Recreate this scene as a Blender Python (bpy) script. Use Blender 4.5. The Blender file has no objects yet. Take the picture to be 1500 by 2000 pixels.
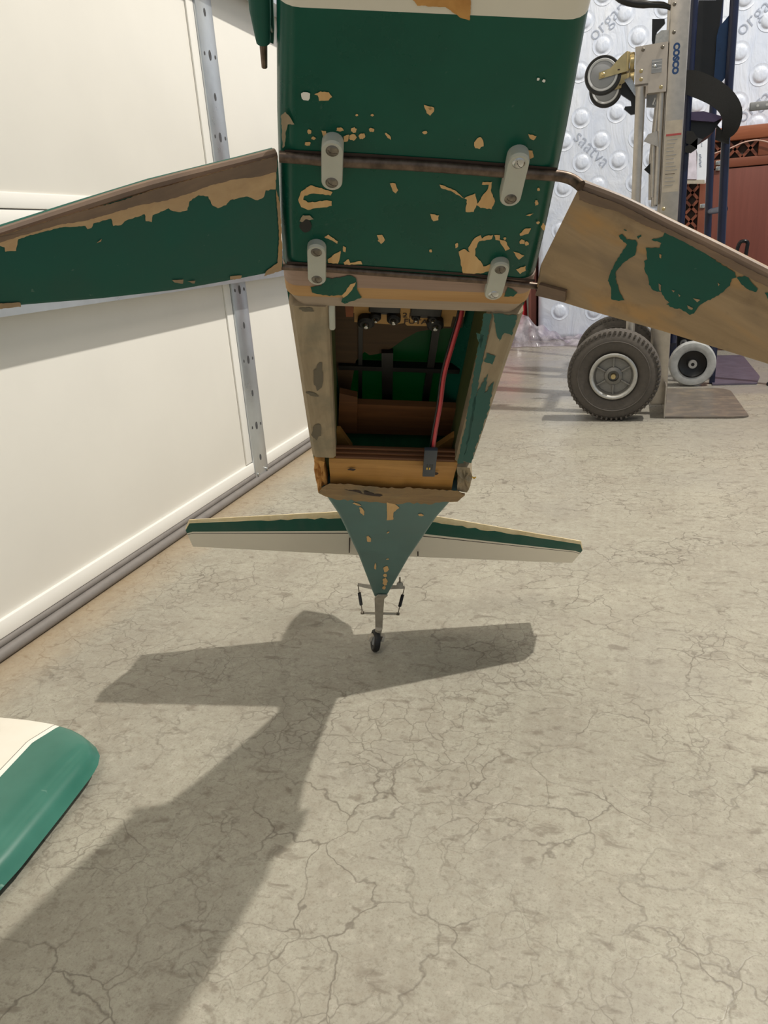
import bpy, bmesh, math, random
import numpy as np
from mathutils import Vector, Matrix
rnd = random.Random(7)
scn = bpy.context.scene
COL = scn.collection

# ------------------------------------------------------------------ camera
F, CX, CY, H = 1470., 750., 1000., .55          # focal length in pixels of the 1500x2000 frame, camera height
def nrm(v): return v/np.linalg.norm(v)
_dn = nrm(np.array([289., 4107., F]))            # vanishing point straight down
_wy = np.array([486., -560., F]); _wy = nrm(_wy-_dn*(_wy@_dn))   # vanishing point along the garage door
R = np.stack([np.cross(_wy, -_dn), _wy, -_dn])   # camera (x right, y down, z forward) -> world
CAM = np.array([0, 0, H])
cam = bpy.data.cameras.new('camera'); co = bpy.data.objects.new('camera', cam); COL.objects.link(co)
cam.sensor_fit = 'VERTICAL'; cam.sensor_height = 36.; cam.lens = 36*F/2000
cam.clip_start = .01
rx, ry, rz = R[:, 0], -R[:, 1], -R[:, 2]
co.matrix_world = Matrix(((rx[0], ry[0], rz[0], 0), (rx[1], ry[1], rz[1], 0), (rx[2], ry[2], rz[2], H), (0, 0, 0, 1)))
scn.camera = co

# ------------------------------------------------------------------ world, lights, exposure
scn.view_settings.view_transform = 'Standard'; scn.view_settings.look = 'None'
scn.view_settings.exposure = -0.72; scn.view_settings.gamma = 1.0; scn.view_settings.use_curve_mapping = False
w = bpy.data.worlds.new('daylight'); scn.world = w; w.use_nodes = True
w.node_tree.nodes['Background'].inputs[0].default_value = (.80, .90, 1.0, 1)
w.node_tree.nodes['Background'].inputs[1].default_value = 0.75
def lamp(name, loc, power, size, col, sy=None, tgt=None):
    l = bpy.data.lights.new(name, 'AREA'); l.energy = power; l.color = col
    l.shape = 'DISK' if sy is None else 'RECTANGLE'; l.size = size
    if sy: l.size_y = sy
    o = bpy.data.objects.new(name, l); COL.objects.link(o); o.location = loc
    if tgt is not None:
        o.rotation_euler = (Vector(tgt)-Vector(loc)).to_track_quat('-Z', 'Y').to_euler()
    return o
lamp('ceiling_lamp', (1.62, 2.15, 4.0), 305, .10, (1, .955, .875), tgt=(-.3, .8, 0))
lamp('ceiling_lamp', (-.3, -1.6, 4.0), 75, 1.3, (1, .93, .84), .5)
lamp('ceiling_lamp', (2.6, 3.0, 4.0), 60, 1.3, (1, .94, .86), .5)

# ------------------------------------------------------------------ surveying helpers
def ray(px, py): return R@np.array([(px-CX)/F, (py-CY)/F, 1.])
def on_plane(px, py, p0, n): r = ray(px, py); return CAM+r*(((np.array(p0)-CAM)@n)/(r@n))
def on_floor(px, py, z=0.): return on_plane(px, py, (0, 0, z), np.array([0, 0, 1.]))
def on_x(px, py, x): return on_plane(px, py, (x, 0, 0), np.array([1., 0, 0]))
def on_y(px, py, y): return on_plane(px, py, (0, y, 0), np.array([0, 1., 0]))
def at(px, py, d): return CAM+ray(px, py)*d
def depth_of(p): return float((np.array(p)-CAM)@R[:, 2])
# airplane frame: s aft, t to its left wing (right in the picture), u out of the belly
_a = nrm(np.array([-55/F, 690/F, 1.])); _l = np.array([1, .047, .058]); _l = nrm(_l-_a*(_l@_a)); _n = np.cross(_a, _l)
if _n[2] > 0: _n = -_n
A, L, N = R@_a, R@_l, R@_n
OW = CAM+R@(np.array([70/F, -680/F, 1.])*.387)
def tow(s, t, u): return OW+A*s+L*t+N*u
def tol(p): d = np.array(p)-OW; return np.array([d@A, d@L, d@N])
def loc(px, py, u=0.): return tol(on_plane(px, py, OW+N*u, N))

# ------------------------------------------------------------------ materials
def srgb(h):
    h = h.lstrip('#'); c = [int(h[i:i+2], 16)/255 for i in (0, 2, 4)]
    return tuple((x/12.92 if x <= .04045 else ((x+.055)/1.055)**2.4) for x in c)+(1,)
class NT:
    def __init__(s, name):
        s.m = bpy.data.materials.new(name); s.m.use_nodes = True; s.t = s.m.node_tree
        s.b = s.t.nodes['Principled BSDF']; s.co = s.t.nodes.new('ShaderNodeTexCoord').outputs['Object']
    def put(s, sock, v):
        if isinstance(v, bpy.types.NodeSocket): s.t.links.new(v, sock)
        else: sock.default_value = v
    def math(s, op, a, b=0., clamp=False):
        n = s.t.nodes.new('ShaderNodeMath'); n.operation = op; n.use_clamp = clamp
        s.put(n.inputs[0], a); s.put(n.inputs[1], b); return n.outputs[0]
    def mp(s, scale=(1, 1, 1), rot=(0, 0, 0), vec=None):
        n = s.t.nodes.new('ShaderNodeMapping'); s.put(n.inputs[0], vec or s.co)
        n.inputs['Scale'].default_value = scale; n.inputs['Rotation'].default_value = rot; return n.outputs[0]
    def noise(s, scale, detail=4, vec=None, rough=.55, dist=0., color=False):
        n = s.t.nodes.new('ShaderNodeTexNoise'); s.put(n.inputs['Vector'], vec or s.co)
        n.inputs['Scale'].default_value = scale; n.inputs['Detail'].default_value = detail
        n.inputs['Roughness'].default_value = rough; n.inputs['Distortion'].default_value = dist
        return n.outputs['Color' if color else 'Fac']
    def vor(s, scale, vec=None, feat='DISTANCE_TO_EDGE'):
        n = s.t.nodes.new('ShaderNodeTexVoronoi'); n.feature = feat; s.put(n.inputs['Vector'], vec or s.co)
        n.inputs['Scale'].default_value = scale; return n.outputs['Distance']
    def wave(s, scale, vec=None, dist=2., axis='X'):
        n = s.t.nodes.new('ShaderNodeTexWave'); s.put(n.inputs['Vector'], vec or s.co); n.bands_direction = axis
        n.inputs['Scale'].default_value = scale; n.inputs['Distortion'].default_value = dist
        n.inputs['Detail'].default_value = 3; return n.outputs['Fac']
    def step(s, v, lo, hi, a=0., b=1.):
        n = s.t.nodes.new('ShaderNodeMapRange'); s.put(n.inputs[0], v)
        for i, q in enumerate((lo, hi, a, b)): n.inputs[i+1].default_value = q
        return n.outputs[0]
    def mix(s, f, a, b, mode='MIX'):
        n = s.t.nodes.new('ShaderNodeMix'); n.data_type = 'RGBA'; n.blend_type = mode
        s.put(n.inputs[0], f); s.put(n.inputs[6], a); s.put(n.inputs[7], b); return n.outputs[2]
    def xyz(s):
        n = s.t.nodes.new('ShaderNodeSeparateXYZ'); s.t.links.new(s.co, n.inputs[0]); return n.outputs
    def bump(s, h, st=.2, dist=.01):
        n = s.t.nodes.new('ShaderNodeBump'); n.inputs['Strength'].default_value = st; n.inputs['Distance'].default_value = dist
        s.put(n.inputs['Height'], h); s.t.links.new(n.outputs[0], s.b.inputs['Normal'])
    def fin(s, col, rough=.5, metal=0., **k):
        s.put(s.b.inputs['Base Color'], col); s.put(s.b.inputs['Roughness'], rough); s.put(s.b.inputs['Metallic'], metal)
        for q, v in k.items(): s.put(s.b.inputs[q.replace('_', ' ')], v)
        return s.m
def simple(name, hx, rough=.5, metal=0., var=.12, sc=40, bump=0., **k):
    n = NT(name); c = srgb(hx); d = tuple(x*(1-var*2) for x in c[:3])+(1,)
    f = n.noise(sc, 5)
    if bump: n.bump(f, bump, .002)
    return n.fin(n.mix(n.step(f, .3, .7), d, c), n.step(f, .2, .8, rough*.85, min(1, rough*1.15)), metal, **k)
def wood(name, h1, h2, h3=None, axis=(60, 6, 60), rough=.65, stain=.6, sc=1.):
    n = NT(name); v = n.mp(tuple(a*sc for a in axis))
    g = n.noise(1.0, 6, v, .6, .6); c = n.mix(n.step(g, .3, .7), srgb(h1), srgb(h2))
    if h3:
        q = n.noise(22*sc, 4, rough=.6); c = n.mix(n.math('MULTIPLY', n.step(q, .48, .72), stain), c, srgb(h3))
    n.bump(g, .25, .0008); return n.fin(c, rough)
def paint_green(name, hx, rough=.22, dust=.15, coat=.3):
    n = NT(name); f = n.noise(28, 5); sp = n.noise(260, 2)
    c = srgb(hx); c = n.mix(n.step(f, .3, .75), tuple(x*.8 for x in c[:3])+(1,), c)
    c = n.mix(n.math('MULTIPLY', n.step(sp, .72, .8), dust), c, srgb('#9aa89a'))
    n.bump(n.noise(9, 2), .05, .002)
    return n.fin(c, n.step(f, .3, .8, rough, rough*1.6), 0., Coat_Weight=coat, Coat_Roughness=.12, Specular_IOR_Level=.28)
M = {}
M['green'] = paint_green('green_gloss_paint', '#0e5443', .24, .12, .0)
M['green_tail'] = paint_green('weathered_green_paint', '#5b7b77', .38, .4, .1)
M['green_leg'] = paint_green('green_leg_paint', '#1f5a4d', .5, .2, 0)
M['rail_green'] = paint_green('rail_green_paint', '#325f57', .45, .3, 0)
M['white_paint'] = simple('cream_paint', '#e3dccb', .35, var=.05, sc=15)
M['balsa'] = wood('bare_balsa', '#d9b47e', '#cca26c', '#b08556', (30, 200, 30), .7, .3)
M['legwood'] = wood('weathered_leg_wood', '#a88d6a', '#8c7456', '#75655a', (120, 10, 120), .6, .75)
def legwood():
    n = NT('weathered_leg_wood'); v = n.mp((70, 9, 9)); g = n.noise(1., 6, v, .65, .8); q = n.noise(1., 3, n.mp((42, 15, 15)), .5, .5); p = n.noise(38, 5, rough=.65)
    c = n.mix(n.step(g, .3, .7), srgb('#ad9270'), srgb('#937b5c')); c = n.mix(n.math('MULTIPLY', n.step(q, .5, .66), .7), c, srgb('#b98e55'))
    c = n.mix(n.math('MULTIPLY', n.step(q, .44, .30), .6), c, srgb('#7d6c58')); c = n.mix(n.math('MULTIPLY', n.step(p, .56, .74), .5), c, srgb('#6b5744'))
    n.bump(g, .25, .0008); return n.fin(c, .6)
M['legwood'] = legwood()
M['legedge'] = wood('grimy_edge_wood', '#8c725b', '#6e5a4a', '#5a4a40', (90, 12, 12), .5, .6)
M['grey_wood'] = wood('weathered_grey_wood', '#a8967a', '#918066', '#6c6c5c', (20, 120, 120), .7, .75)
M['rear_wood'] = wood('raw_pine', '#bd8c4b', '#a97838', '#8b5f2c', (120, 8, 120), .55, .3)
M['dark_ply'] = wood('dark_plywood', '#7a4f2c', '#5d3a20', None, (120, 8, 120), .6)
M['ply'] = wood('tray_plywood', '#b68d52', '#a67d45', None, (60, 10, 60), .6)
M['inner'] = wood('green_stained_inner_wall', '#5b6035', '#46502c', '#31421f', (12, 60, 60), .6, .6)
M['splinter'] = wood('splintered_wood', '#cf9a55', '#b07a3c', '#6d4a2a', (60, 60, 30), .8, .5)
M['wire'] = simple('tarnished_gear_wire', '#7c6a5c', .38, .75, .3, 180)
M['nylon'] = simple('grey_nylon', '#bfbdb0', .45, var=.05, sc=60, Subsurface_Weight=.1)
M['screw'] = simple('aged_steel', '#8c8478', .4, .85, .3, 300)
M['steel'] = simple('bright_steel', '#c9c9c6', .25, 1., .1, 200)
M['black'] = simple('black_plastic', '#141414', .35, var=.2)
M['blackrub'] = simple('black_rubber', '#1d1c1b', .6, var=.25, sc=120)
M['charcoal'] = simple('charcoal_plastic', '#3d434b', .45, var=.08)
M['redwire'] = simple('red_insulation', '#c23b42', .35, var=.06)
M['gold'] = simple('gold_contact', '#e0bf60', .25, 1.)
M['tyre'] = simple('dusty_tyre_rubber', '#554f49', .8, var=.15, sc=90, bump=.2)
M['alu'] = simple('brushed_aluminium', '#b9b2a9', .38, .85, .08, 60)
M['castalu'] = simple('cast_aluminium', '#bdbcb8', .42, .8, .1, 150)
M['hubcore'] = simple('dull_cast_hub', '#85837f', .5, .6, .1, 150)
M['greyplate'] = simple('grey_sheet_metal', '#b5aca2', .45, .5, .05, 60)
M['zinc'] = simple('yellow_zinc', '#c4b183', .32, .85, .18, 25)
M['greypl'] = simple('grey_plastic', '#8d8f92', .45, var=.06)
M['lightgrey'] = simple('light_grey_plastic', '#b9babb', .4, var=.04)
M['navy'] = simple('navy_enamel', '#0b1535', .35, var=.12, Coat_Weight=.1)
M['toe'] = wood('scuffed_steel_plate', '#6f675e', '#58524c', '#94846f', (8, 90, 8), .32, .5)
M['tail_metal'] = simple('grey_painted_metal', '#b3aa9a', .5, .1, .12, 120)
M['webbing'] = simple('black_webbing', '#121211', .75, var=.2, sc=300)
M['paper'] = simple('white_paper', '#dfe4ee', .7, var=.02)
M['ink'] = simple('grey_ink', '#8791a3', .8, var=.02)
M['bluetext'] = simple('blue_print', '#143c6c', .5, var=.02)
M['redtext'] = simple('red_print', '#a84848', .5, var=.05)
M['label'] = simple('worn_label', '#b4aa9b', .6, var=.1, sc=50)
M['print'] = simple('grey_quilt_print', '#a9b2c4', .5, var=.03)
M['cherry'] = wood('cherry_wood', '#7d4630', '#6d3a28', None, (4, 60, 5), .4, sc=1.2)
M['cherrytop'] = wood('cherry_wood_light', '#96593a', '#84492e', None, (5, 60, 60), .4)
M['cherrydoor'] = wood('cherry_door_veneer', '#733f34', '#67362c', None, (50, 50, 3), .42)
M['darkgap'] = simple('dark_cavity', '#3a2c26', .8, var=.1)
M['redbag'] = simple('red_fabric', '#c8323c', .6, var=.1, sc=20)
M['box'] = simple('brown_carton', '#7d4a40', .7, var=.06)
M['doorwhite'] = simple('white_door_enamel', '#ebe7de', .32, var=.02, sc=6)
M['lip'] = simple('white_vinyl_trim', '#f0ede6', .4, var=.02, sc=6)
M['galv'] = simple('galvanised_steel', '#ccd1d5', .3, .75, .08, 18)
M['seal'] = simple('grey_vinyl_seal', '#837d78', .6, var=.08)
M['hole'] = simple('punched_hole', '#4a4a4c', .6)
M['wallpaint'] = simple('beige_wall_paint', '#cfc8ba', .8, var=.03, sc=5)

def mat_floor():
    n = NT('trowelled_concrete'); x, y, z = n.xyz()
    warp = n.noise(7, 4, color=True)
    v = n.t.nodes.new('ShaderNodeVectorMath'); v.operation = 'MULTIPLY_ADD'; n.t.links.new(warp, v.inputs[0])
    v.inputs[1].default_value = (.11, .11, .11); n.t.links.new(n.co, v.inputs[2]); wv = v.outputs[0]
    warp2 = n.noise(40, 3, color=True)
    v2 = n.t.nodes.new('ShaderNodeVectorMath'); v2.operation = 'MULTIPLY_ADD'; n.t.links.new(warp2, v2.inputs[0])
    v2.inputs[1].default_value = (.022, .022, .022); n.t.links.new(wv, v2.inputs[2]); wv2 = v2.outputs[0]
    big = n.noise(1.7, 4); mid = n.noise(9, 6, rough=.65); fine = n.noise(70, 6, rough=.7); grain = n.noise(420, 3, rough=.7)
    c = n.mix(n.step(big, .3, .7), srgb('#9b978a'), srgb('#aca898'))
    c = n.mix(n.math('MULTIPLY', n.step(mid, .42, .7), .5), c, srgb('#888073'))
    c = n.mix(n.math('MULTIPLY', n.step(fine, .5, .72), .55), c, srgb('#8b8172'))
    c = n.mix(n.math('MULTIPLY', n.step(fine, .46, .3), .45), c, srgb('#bfb8aa'))
    c = n.mix(n.math('MULTIPLY', n.step(grain, .50, .72), .5), c, srgb('#7d7467'))
    c = n.mix(n.math('MULTIPLY', n.step(n.noise(150, 4, rough=.75), .53, .66), .5), c, srgb('#746c5e'))
    c = n.mix(n.math('MULTIPLY', n.step(n.noise(17, 5, rough=.7), .54, .70), .4), c, srgb('#8a8274'))
    st = n.noise(62, 4, n.mp((.5, 1, 1), (0, 0, .5)), .6, .6)          # dark trowel flecks
    c = n.mix(n.math('MULTIPLY', n.step(st, .58, .68), .65), c, srgb('#736a5d'))
    grey = n.noise(3.1, 3, n.mp((1, 1, 1), (0, 0, 1)))
    c = n.mix(n.math('MULTIPLY', n.step(grey, .55, .72), .35), c, srgb('#8d8981'))
    # craze cracks
    e1 = n.vor(13, wv2); e2 = n.vor(30, wv2)
    k1 = n.math('MULTIPLY', n.step(e1, .020, .003), n.step(n.noise(6, 3), .43, .58))
    k2 = n.math('MULTIPLY', n.step(e2, .034, .006), n.step(n.noise(5, 3, n.mp((1, 1, 1), (0, 0, 2))), .45, .60))
    k = n.math('MAXIMUM', n.math('MULTIPLY', k1, .6), n.math('MULTIPLY', k2, .45))
    c = n.mix(k, c, srgb('#574e43'))
    # brown dust along the door
    d = n.math('ADD', x, n.math('MULTIPLY', mid, .12)); c = n.mix(n.step(d, -.70, -.84, 0, .65), c, srgb('#a98d69'))
    far = n.math('MULTIPLY', n.step(y, 1.9, 2.7), n.step(n.noise(2.3, 3, n.mp((.5, 2, 1))), .35, .6))
    c = n.mix(n.math('MULTIPLY', far, .75), c, srgb('#85827f'))  # dark reflective bands of the far floor, put in as grey colour
    h = n.math('SUBTRACT', n.math('MULTIPLY', fine, .5), k); n.bump(h, .14, .0025)
    r = n.math('ADD', n.step(mid, .3, .7, .40, .55), n.math('MULTIPLY', n.step(y, 1.6, 2.8), -.26))
    return n.fin(c, r, 0., Specular_IOR_Level=.5)
M['floor'] = mat_floor()
def mat_wrap():
    n = NT('plastic_wrapped_quilt'); a = n.noise(9, 4, n.mp((1, 1, .35), (0, .25, 0)), .6, 1.2); b = n.noise(28, 3)
    n.bump(n.math('ADD', a, n.math('MULTIPLY', b, .15)), .5, .02)
    return n.fin(n.mix(n.step(a, .3, .7), srgb('#d0daee'), srgb('#e4eaf6')), .3, 0., Coat_Weight=.8, Coat_Roughness=.12)
M['wrap'] = mat_wrap()
def mat_film(name='clear_plastic_film', tint='#efeaf4', tr=.72):
    n = NT(name); t = n.t; tb = t.nodes.new('ShaderNodeBsdfTransparent'); tb.inputs[0].default_value = srgb(tint)
    mx = t.nodes.new('ShaderNodeMixShader'); f = n.noise(18, 3); n.put(mx.inputs[0], n.step(f, .3, .7, tr-.2, tr+.2))
    n.fin(srgb(tint), .12, 0.)
    t.links.new(n.b.outputs[0], mx.inputs[1]); t.links.new(tb.outputs[0], mx.inputs[2])
    t.links.new(mx.outputs[0], t.nodes['Material Output'].inputs[0]); return n.m
M['film'] = mat_film()
def mat_cover():        # thin green covering film, some daylight comes through it
    n = NT('green_covering_film'); t = n.t; tl = t.nodes.new('ShaderNodeBsdfTranslucent'); tl.inputs[0].default_value = srgb('#146b3e')
    mx = t.nodes.new('ShaderNodeMixShader'); mx.inputs[0].default_value = .45
    n.fin(srgb('#12402c'), .35); t.links.new(n.b.outputs[0], mx.inputs[1]); t.links.new(tl.outputs[0], mx.inputs[2])
    t.links.new(mx.outputs[0], t.nodes['Material Output'].inputs[0]); return n.m
M['cover'] = mat_cover()
def mat_wing(p0, lA, lB):
    # paint scheme of the loose wing: green leading edge and tip, white stripe, dark pinstripe, cream rest
    n = NT('wing_paint_scheme'); x, y, z = n.xyz()
    def dist(l):
        (px, py), (nx, ny) = l
        return n.math('ADD', n.math('MULTIPLY', n.math('SUBTRACT', x, px), nx), n.math('MULTIPLY', n.math('SUBTRACT', y, py), ny))
    d = n.math('MINIMUM', dist(lA), dist(lB)); f = n.noise(14, 4)
    g = n.mix(n.step(f, .3, .7), srgb('#2c6657'), srgb('#3a7465')); wh = n.mix(n.step(f, .3, .7), srgb('#e6dfd0'), srgb('#eee9dd'))
    sp = n.noise(55, 2); g = n.mix(n.math('MULTIPLY', n.step(sp, .74, .78), .5), g, srgb('#a5c0b2'))
    c = n.mix(n.math('GREATER_THAN', d, -.0085), wh, srgb('#4d463e'))
    c = n.mix(n.math('GREATER_THAN', d, -.0075), c, srgb('#f0ece2')); c = n.mix(n.math('GREATER_THAN', d, 0.), c, g)
    return n.fin(c, .3, 0., Coat_Weight=.2)

# ------------------------------------------------------------------ mesh helpers
class MB:
    def __init__(s): s.v = []; s.f = []; s.m = []
    def add(s, vs, fs, mi=0):
        b = len(s.v); s.v += [tuple(float(q) for q in p) for p in vs]; s.f += [tuple(b+i for i in f) for f in fs]; s.m += [mi]*len(fs); return s
    def box(s, lo, hi, bev=0., mi=0, X=None, seg=2):
        bm = bmesh.new(); bmesh.ops.create_cube(bm, size=1)
        lo = np.array(lo, float); hi = np.array(hi, float); c = (lo+hi)/2; d = hi-lo
        for v in bm.verts: v.co = Vector([v.co[i]*d[i]+c[i] for i in range(3)])
        if bev: bmesh.ops.bevel(bm, geom=bm.edges[:], offset=bev, segments=seg, profile=.5, affect='EDGES')
        bm.verts.index_update()
        vs = [np.array(v.co) for v in bm.verts]
        if X is not None: vs = [X(p) for p in vs]
        s.add(vs, [[v.index for v in f.verts] for f in bm.faces], mi); bm.free(); return s
    def tube(s, path, r, seg=12, mi=0, cap=True):
        P = [np.array(p, float) for p in path]; n = len(P); rr = r if hasattr(r, '__len__') else [r]*n
        T = [nrm(P[min(i+1, n-1)]-P[max(i-1, 0)]) for i in range(n)]
        u = np.cross(T[0], [0, 0, 1.]);
        if np.linalg.norm(u) < .1: u = np.cross(T[0], [1., 0, 0])
        u = nrm(u); vs = []
        for i in range(n):
            u = nrm(u-T[i]*(u@T[i])); w_ = np.cross(T[i], u)
            for k in range(seg):
                a = 2*math.pi*k/seg; vs.append(P[i]+(u*math.cos(a)+w_*math.sin(a))*rr[i])
        fs = [(i*seg+k, i*seg+(k+1) % seg, (i+1)*seg+(k+1) % seg, (i+1)*seg+k) for i in range(n-1) for k in range(seg)]
        if cap: fs += [tuple(range(seg))[::-1], tuple((n-1)*seg+k for k in range(seg))]
        return s.add(vs, fs, mi)
    def lathe(s, prof, o, ax, seg=32, mi=0, closed=False):
        ax = nrm(np.array(ax, float)); u = np.cross(ax, [0, 0, 1.])
        if np.linalg.norm(u) < .1: u = np.cross(ax, [1., 0, 0])
        u = nrm(u); w_ = np.cross(ax, u); o = np.array(o, float); n = len(prof); vs = []
        for r, h in prof:
            for k in range(seg):
                a = 2*math.pi*k/seg; vs.append(o+ax*h+(u*math.cos(a)+w_*math.sin(a))*max(r, 1e-5))
        m = n if closed else n-1
        fs = [(i*seg+k, i*seg+(k+1) % seg, ((i+1) % n)*seg+(k+1) % seg, ((i+1) % n)*seg+k) for i in range(m) for k in range(seg)]
        return s.add(vs, fs, mi)
    def prism(s, poly, depth, mi=0, caps=True):      # poly: 3-D points of one face, depth: 3-D vector
        n = len(poly); d = np.array(depth, float); P = [np.array(p, float) for p in poly]
        fs = [(i, (i+1) % n, (i+1) % n+n, i+n) for i in range(n)]
        if caps: fs += [tuple(range(n))[::-1], tuple(range(n, 2*n))]
        return s.add(P+[p+d for p in P], fs, mi)
    def loft(s, rings, mi=0, closed=True, caps=True):
        n = len(rings[0]); vs = [p for r in rings for p in r]; m = n if closed else n-1
        fs = [(i*n+k, i*n+(k+1) % n, (i+1)*n+(k+1) % n, (i+1)*n+k) for i in range(len(rings)-1) for k in range(m)]
        if caps: fs += [tuple(range(n))[::-1], tuple((len(rings)-1)*n+k for k in range(n))]
        return s.add(vs, fs, mi)
    def ngon(s, pts, mi=0): return s.add(pts, [tuple(range(len(pts)))], mi)
    def build(s, name, parent=None, mat=None, smooth=None, off=(0, 0, 0), recalc=True):
        me = bpy.data.meshes.new(name); o_ = np.array(off, float)
        me.from_pydata([tuple(np.array(p)-o_) for p in s.v], [], s.f)
        for mm in (mat if isinstance(mat, (list, tuple)) else [mat]): me.materials.append(mm)
        me.polygons.foreach_set('material_index', s.m)
        if recalc:
            bm = bmesh.new(); bm.from_mesh(me); bmesh.ops.recalc_face_normals(bm, faces=bm.faces[:]); bm.to_mesh(me); bm.free()
        if smooth:
            me.polygons.foreach_set('use_smooth', [True]*len(me.polygons)); me.set_sharp_from_angle(angle=math.radians(smooth))
        me.update(); o = bpy.data.objects.new(name, me); COL.objects.link(o)
        if parent is not None: o.parent = parent
        return o
def empty(name, at_, label=None, cat=None, group=None, kind=None, mat=None):
    o = bpy.data.objects.new(name, None); COL.objects.link(o); o.empty_display_size = .05
    if mat is not None: o.matrix_world = mat
    else: o.location = at_
    return tag(o, label, cat, group, kind)
def tag(o, label=None, cat=None, group=None, kind=None):
    for k, v in (('label', label), ('category', cat), ('group', group), ('kind', kind)):
        if v: o[k] = v
    return o
def blob(cx, cy, rx_, ry_, rot=0, n=14, jit=.22):
    out = []
    for k in range(n):
        a = 2*math.pi*k/n; q = 1+rnd.uniform(-jit, jit); X_, Y_ = rx_*math.cos(a)*q, ry_*math.sin(a)*q
        out.append((cx+X_*math.cos(rot)-Y_*math.sin(rot), cy+X_*math.sin(rot)+Y_*math.cos(rot)))
    return out
def ragged(poly, amp=1.2, step=5.):
    out = []
    for i, p in enumerate(poly):
        q = poly[(i+1) % len(poly)]; d = math.hypot(q[0]-p[0], q[1]-p[1]); k = max(1, int(d/step))
        for j in range(k):
            f = j/k; e = amp if j else amp*.3
            out.append((p[0]+(q[0]-p[0])*f+rnd.uniform(-e, e), p[1]+(q[1]-p[1])*f+rnd.uniform(-e, e)))
    return out
def text_mb(body, size, o, ex, ey, depth=.0004, bold=0., align='LEFT'):
    cu = bpy.data.curves.new('t', 'FONT'); cu.body = body; cu.size = size; cu.offset = bold; cu.align_x = align; cu.resolution_u = 3
    ob = bpy.data.objects.new('t', cu); COL.objects.link(ob)
    dg = bpy.context.evaluated_depsgraph_get(); me = bpy.data.meshes.new_from_object(ob.evaluated_get(dg))
    bpy.data.objects.remove(ob); o = np.array(o); ex = nrm(np.array(ex, float)); ey = nrm(np.array(ey, float))
    mb = MB(); mb.add([o+ex*v.co.x+ey*v.co.y for v in me.vertices], [tuple(p.vertices) for p in me.polygons])
    bpy.data.meshes.remove(me); return mb

# ================================================================== the room
XD = -.8815
mb = MB(); mb.add([(-1.2, -3, 0), (5, -3, 0), (5, 5, 0), (-1.2, 5, 0)], [(0, 1, 2, 3)])
tag(mb.build('floor', None, M['floor'], recalc=False), kind='structure')
mb = MB().box((-1.2, 4.9, 0), (5, 5, 4.2)); tag(mb.build('wall_back', None, M['wallpaint']), kind='structure')
mb = MB().box((-1.2, -3, 4.2), (5, 5, 4.3)); tag(mb.build('ceiling', None, M['wallpaint']), kind='structure')
mb = MB().box((-1.2, -3, 2.3), (XD-.05, 4.9, 4.2)); tag(mb.build('wall_left', None, M['wallpaint']), kind='structure')

def door():
    r = empty('door_1', (XD, 0, 0), kind='structure'); off = (XD, 0, 0); y0, y1 = -2.4, 4.6
    B = lambda lo, hi, nm, m, bev=.0015, par=None: MB().box(lo, hi, bev).build(nm, par or r, M[m], 40, off)
    # four stacked sections, each with turned lips along its seams
    for z0, z1 in ((.055, .611), (.655, 1.245), (1.285, 1.87), (1.91, 2.29)):
        B((XD-.045, y0, z0), (XD, y1, z1), 'panel', 'doorwhite')
    for z0, z1 in ((.609, .6325), (.6345, .657), (1.243, 1.264), (1.266, 1.287), (1.868, 1.889), (1.891, 1.912)):
        B((XD-.045, y0, z0), (XD+.0035, y1, z1), 'panel_lip', 'lip', .002)
    B((XD-.045, y0, .030), (XD+.006, y1, .057), 'bottom_rail', 'lip', .002)
    # vinyl seal: two rounded beads with a groove
    mb = MB()
    for zc, xc, q in ((.0235, XD+.002, .0065), (.0095, XD+.007, .0095)):
        mb.tube([(xc, y0, zc), (xc, y1, zc)], q, 14)
    mb.box((XD-.04, y0, 0.001), (XD+.0, y1, .03)); mb.build('bottom_seal', r, M['seal'], 50, off)
    # galvanised stiles with punched holes
    for y in (-.9, 1.617):
        for z0, z1 in ((.012, .600), (.662, 1.236), (1.29, 1.86)):
            st = MB().box((XD, y, z0), (XD+.009, y+.070, z1), .0015).build('stile', r, M['galv'], 40, off)
            MB().box((XD, y-.030, max(z0, .06)), (XD+.004, y-.001, z1), .001).build('stile_flange', r, M['lip'], 40, off)
            L_ = z1-z0; hs = MB(); z = z0+.045
            for k in range(7):
                zz = z0+.05+k*(L_-.1)/6
                for yy, a, b in (((y+.035, .0045, .008),) if k % 2 == 0 else ((y+.035, .0055, .010), (y+.012, .003, .004), (y+.058, .003, .004))):
                    hs.ngon([(XD+.0094, yy+a*math.cos(t_*.5236), zz+b*math.sin(t_*.5236)) for t_ in range(12)])
            hs.build('punched_hole', st, M['hole'], off=off, recalc=False)['kind'] = 'stuff'
            for q in (z0+.012, z1-.012):
                for yy in (y+.010, y+.060):
                    MB().lathe([(.0001, .004), (.003, .0035), (.0045, .001), (.0045, 0)], (XD+.009, yy, q), (1, 0, 0), 12).build('rivet', st, M['steel'], 40, off)
    # horizontal reinforcing struts (hat section)
    for zb in (.488, 1.098, 1.72):
        pr = [(0, 0), (.045, .000), (.045, .012), (.040, .012), (.040, .006), (.004, .006), (.004, .066), (.040, .066), (.040, .060), (.045, .060), (.045, .072), (0, .072)]
        mb = MB(); mb.prism([(XD+.009+a, y0, zb+b) for a, b in pr], (0, y1-y0, 0)); mb.build('strut', r, M['galv'], 30, off)
door()

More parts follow.
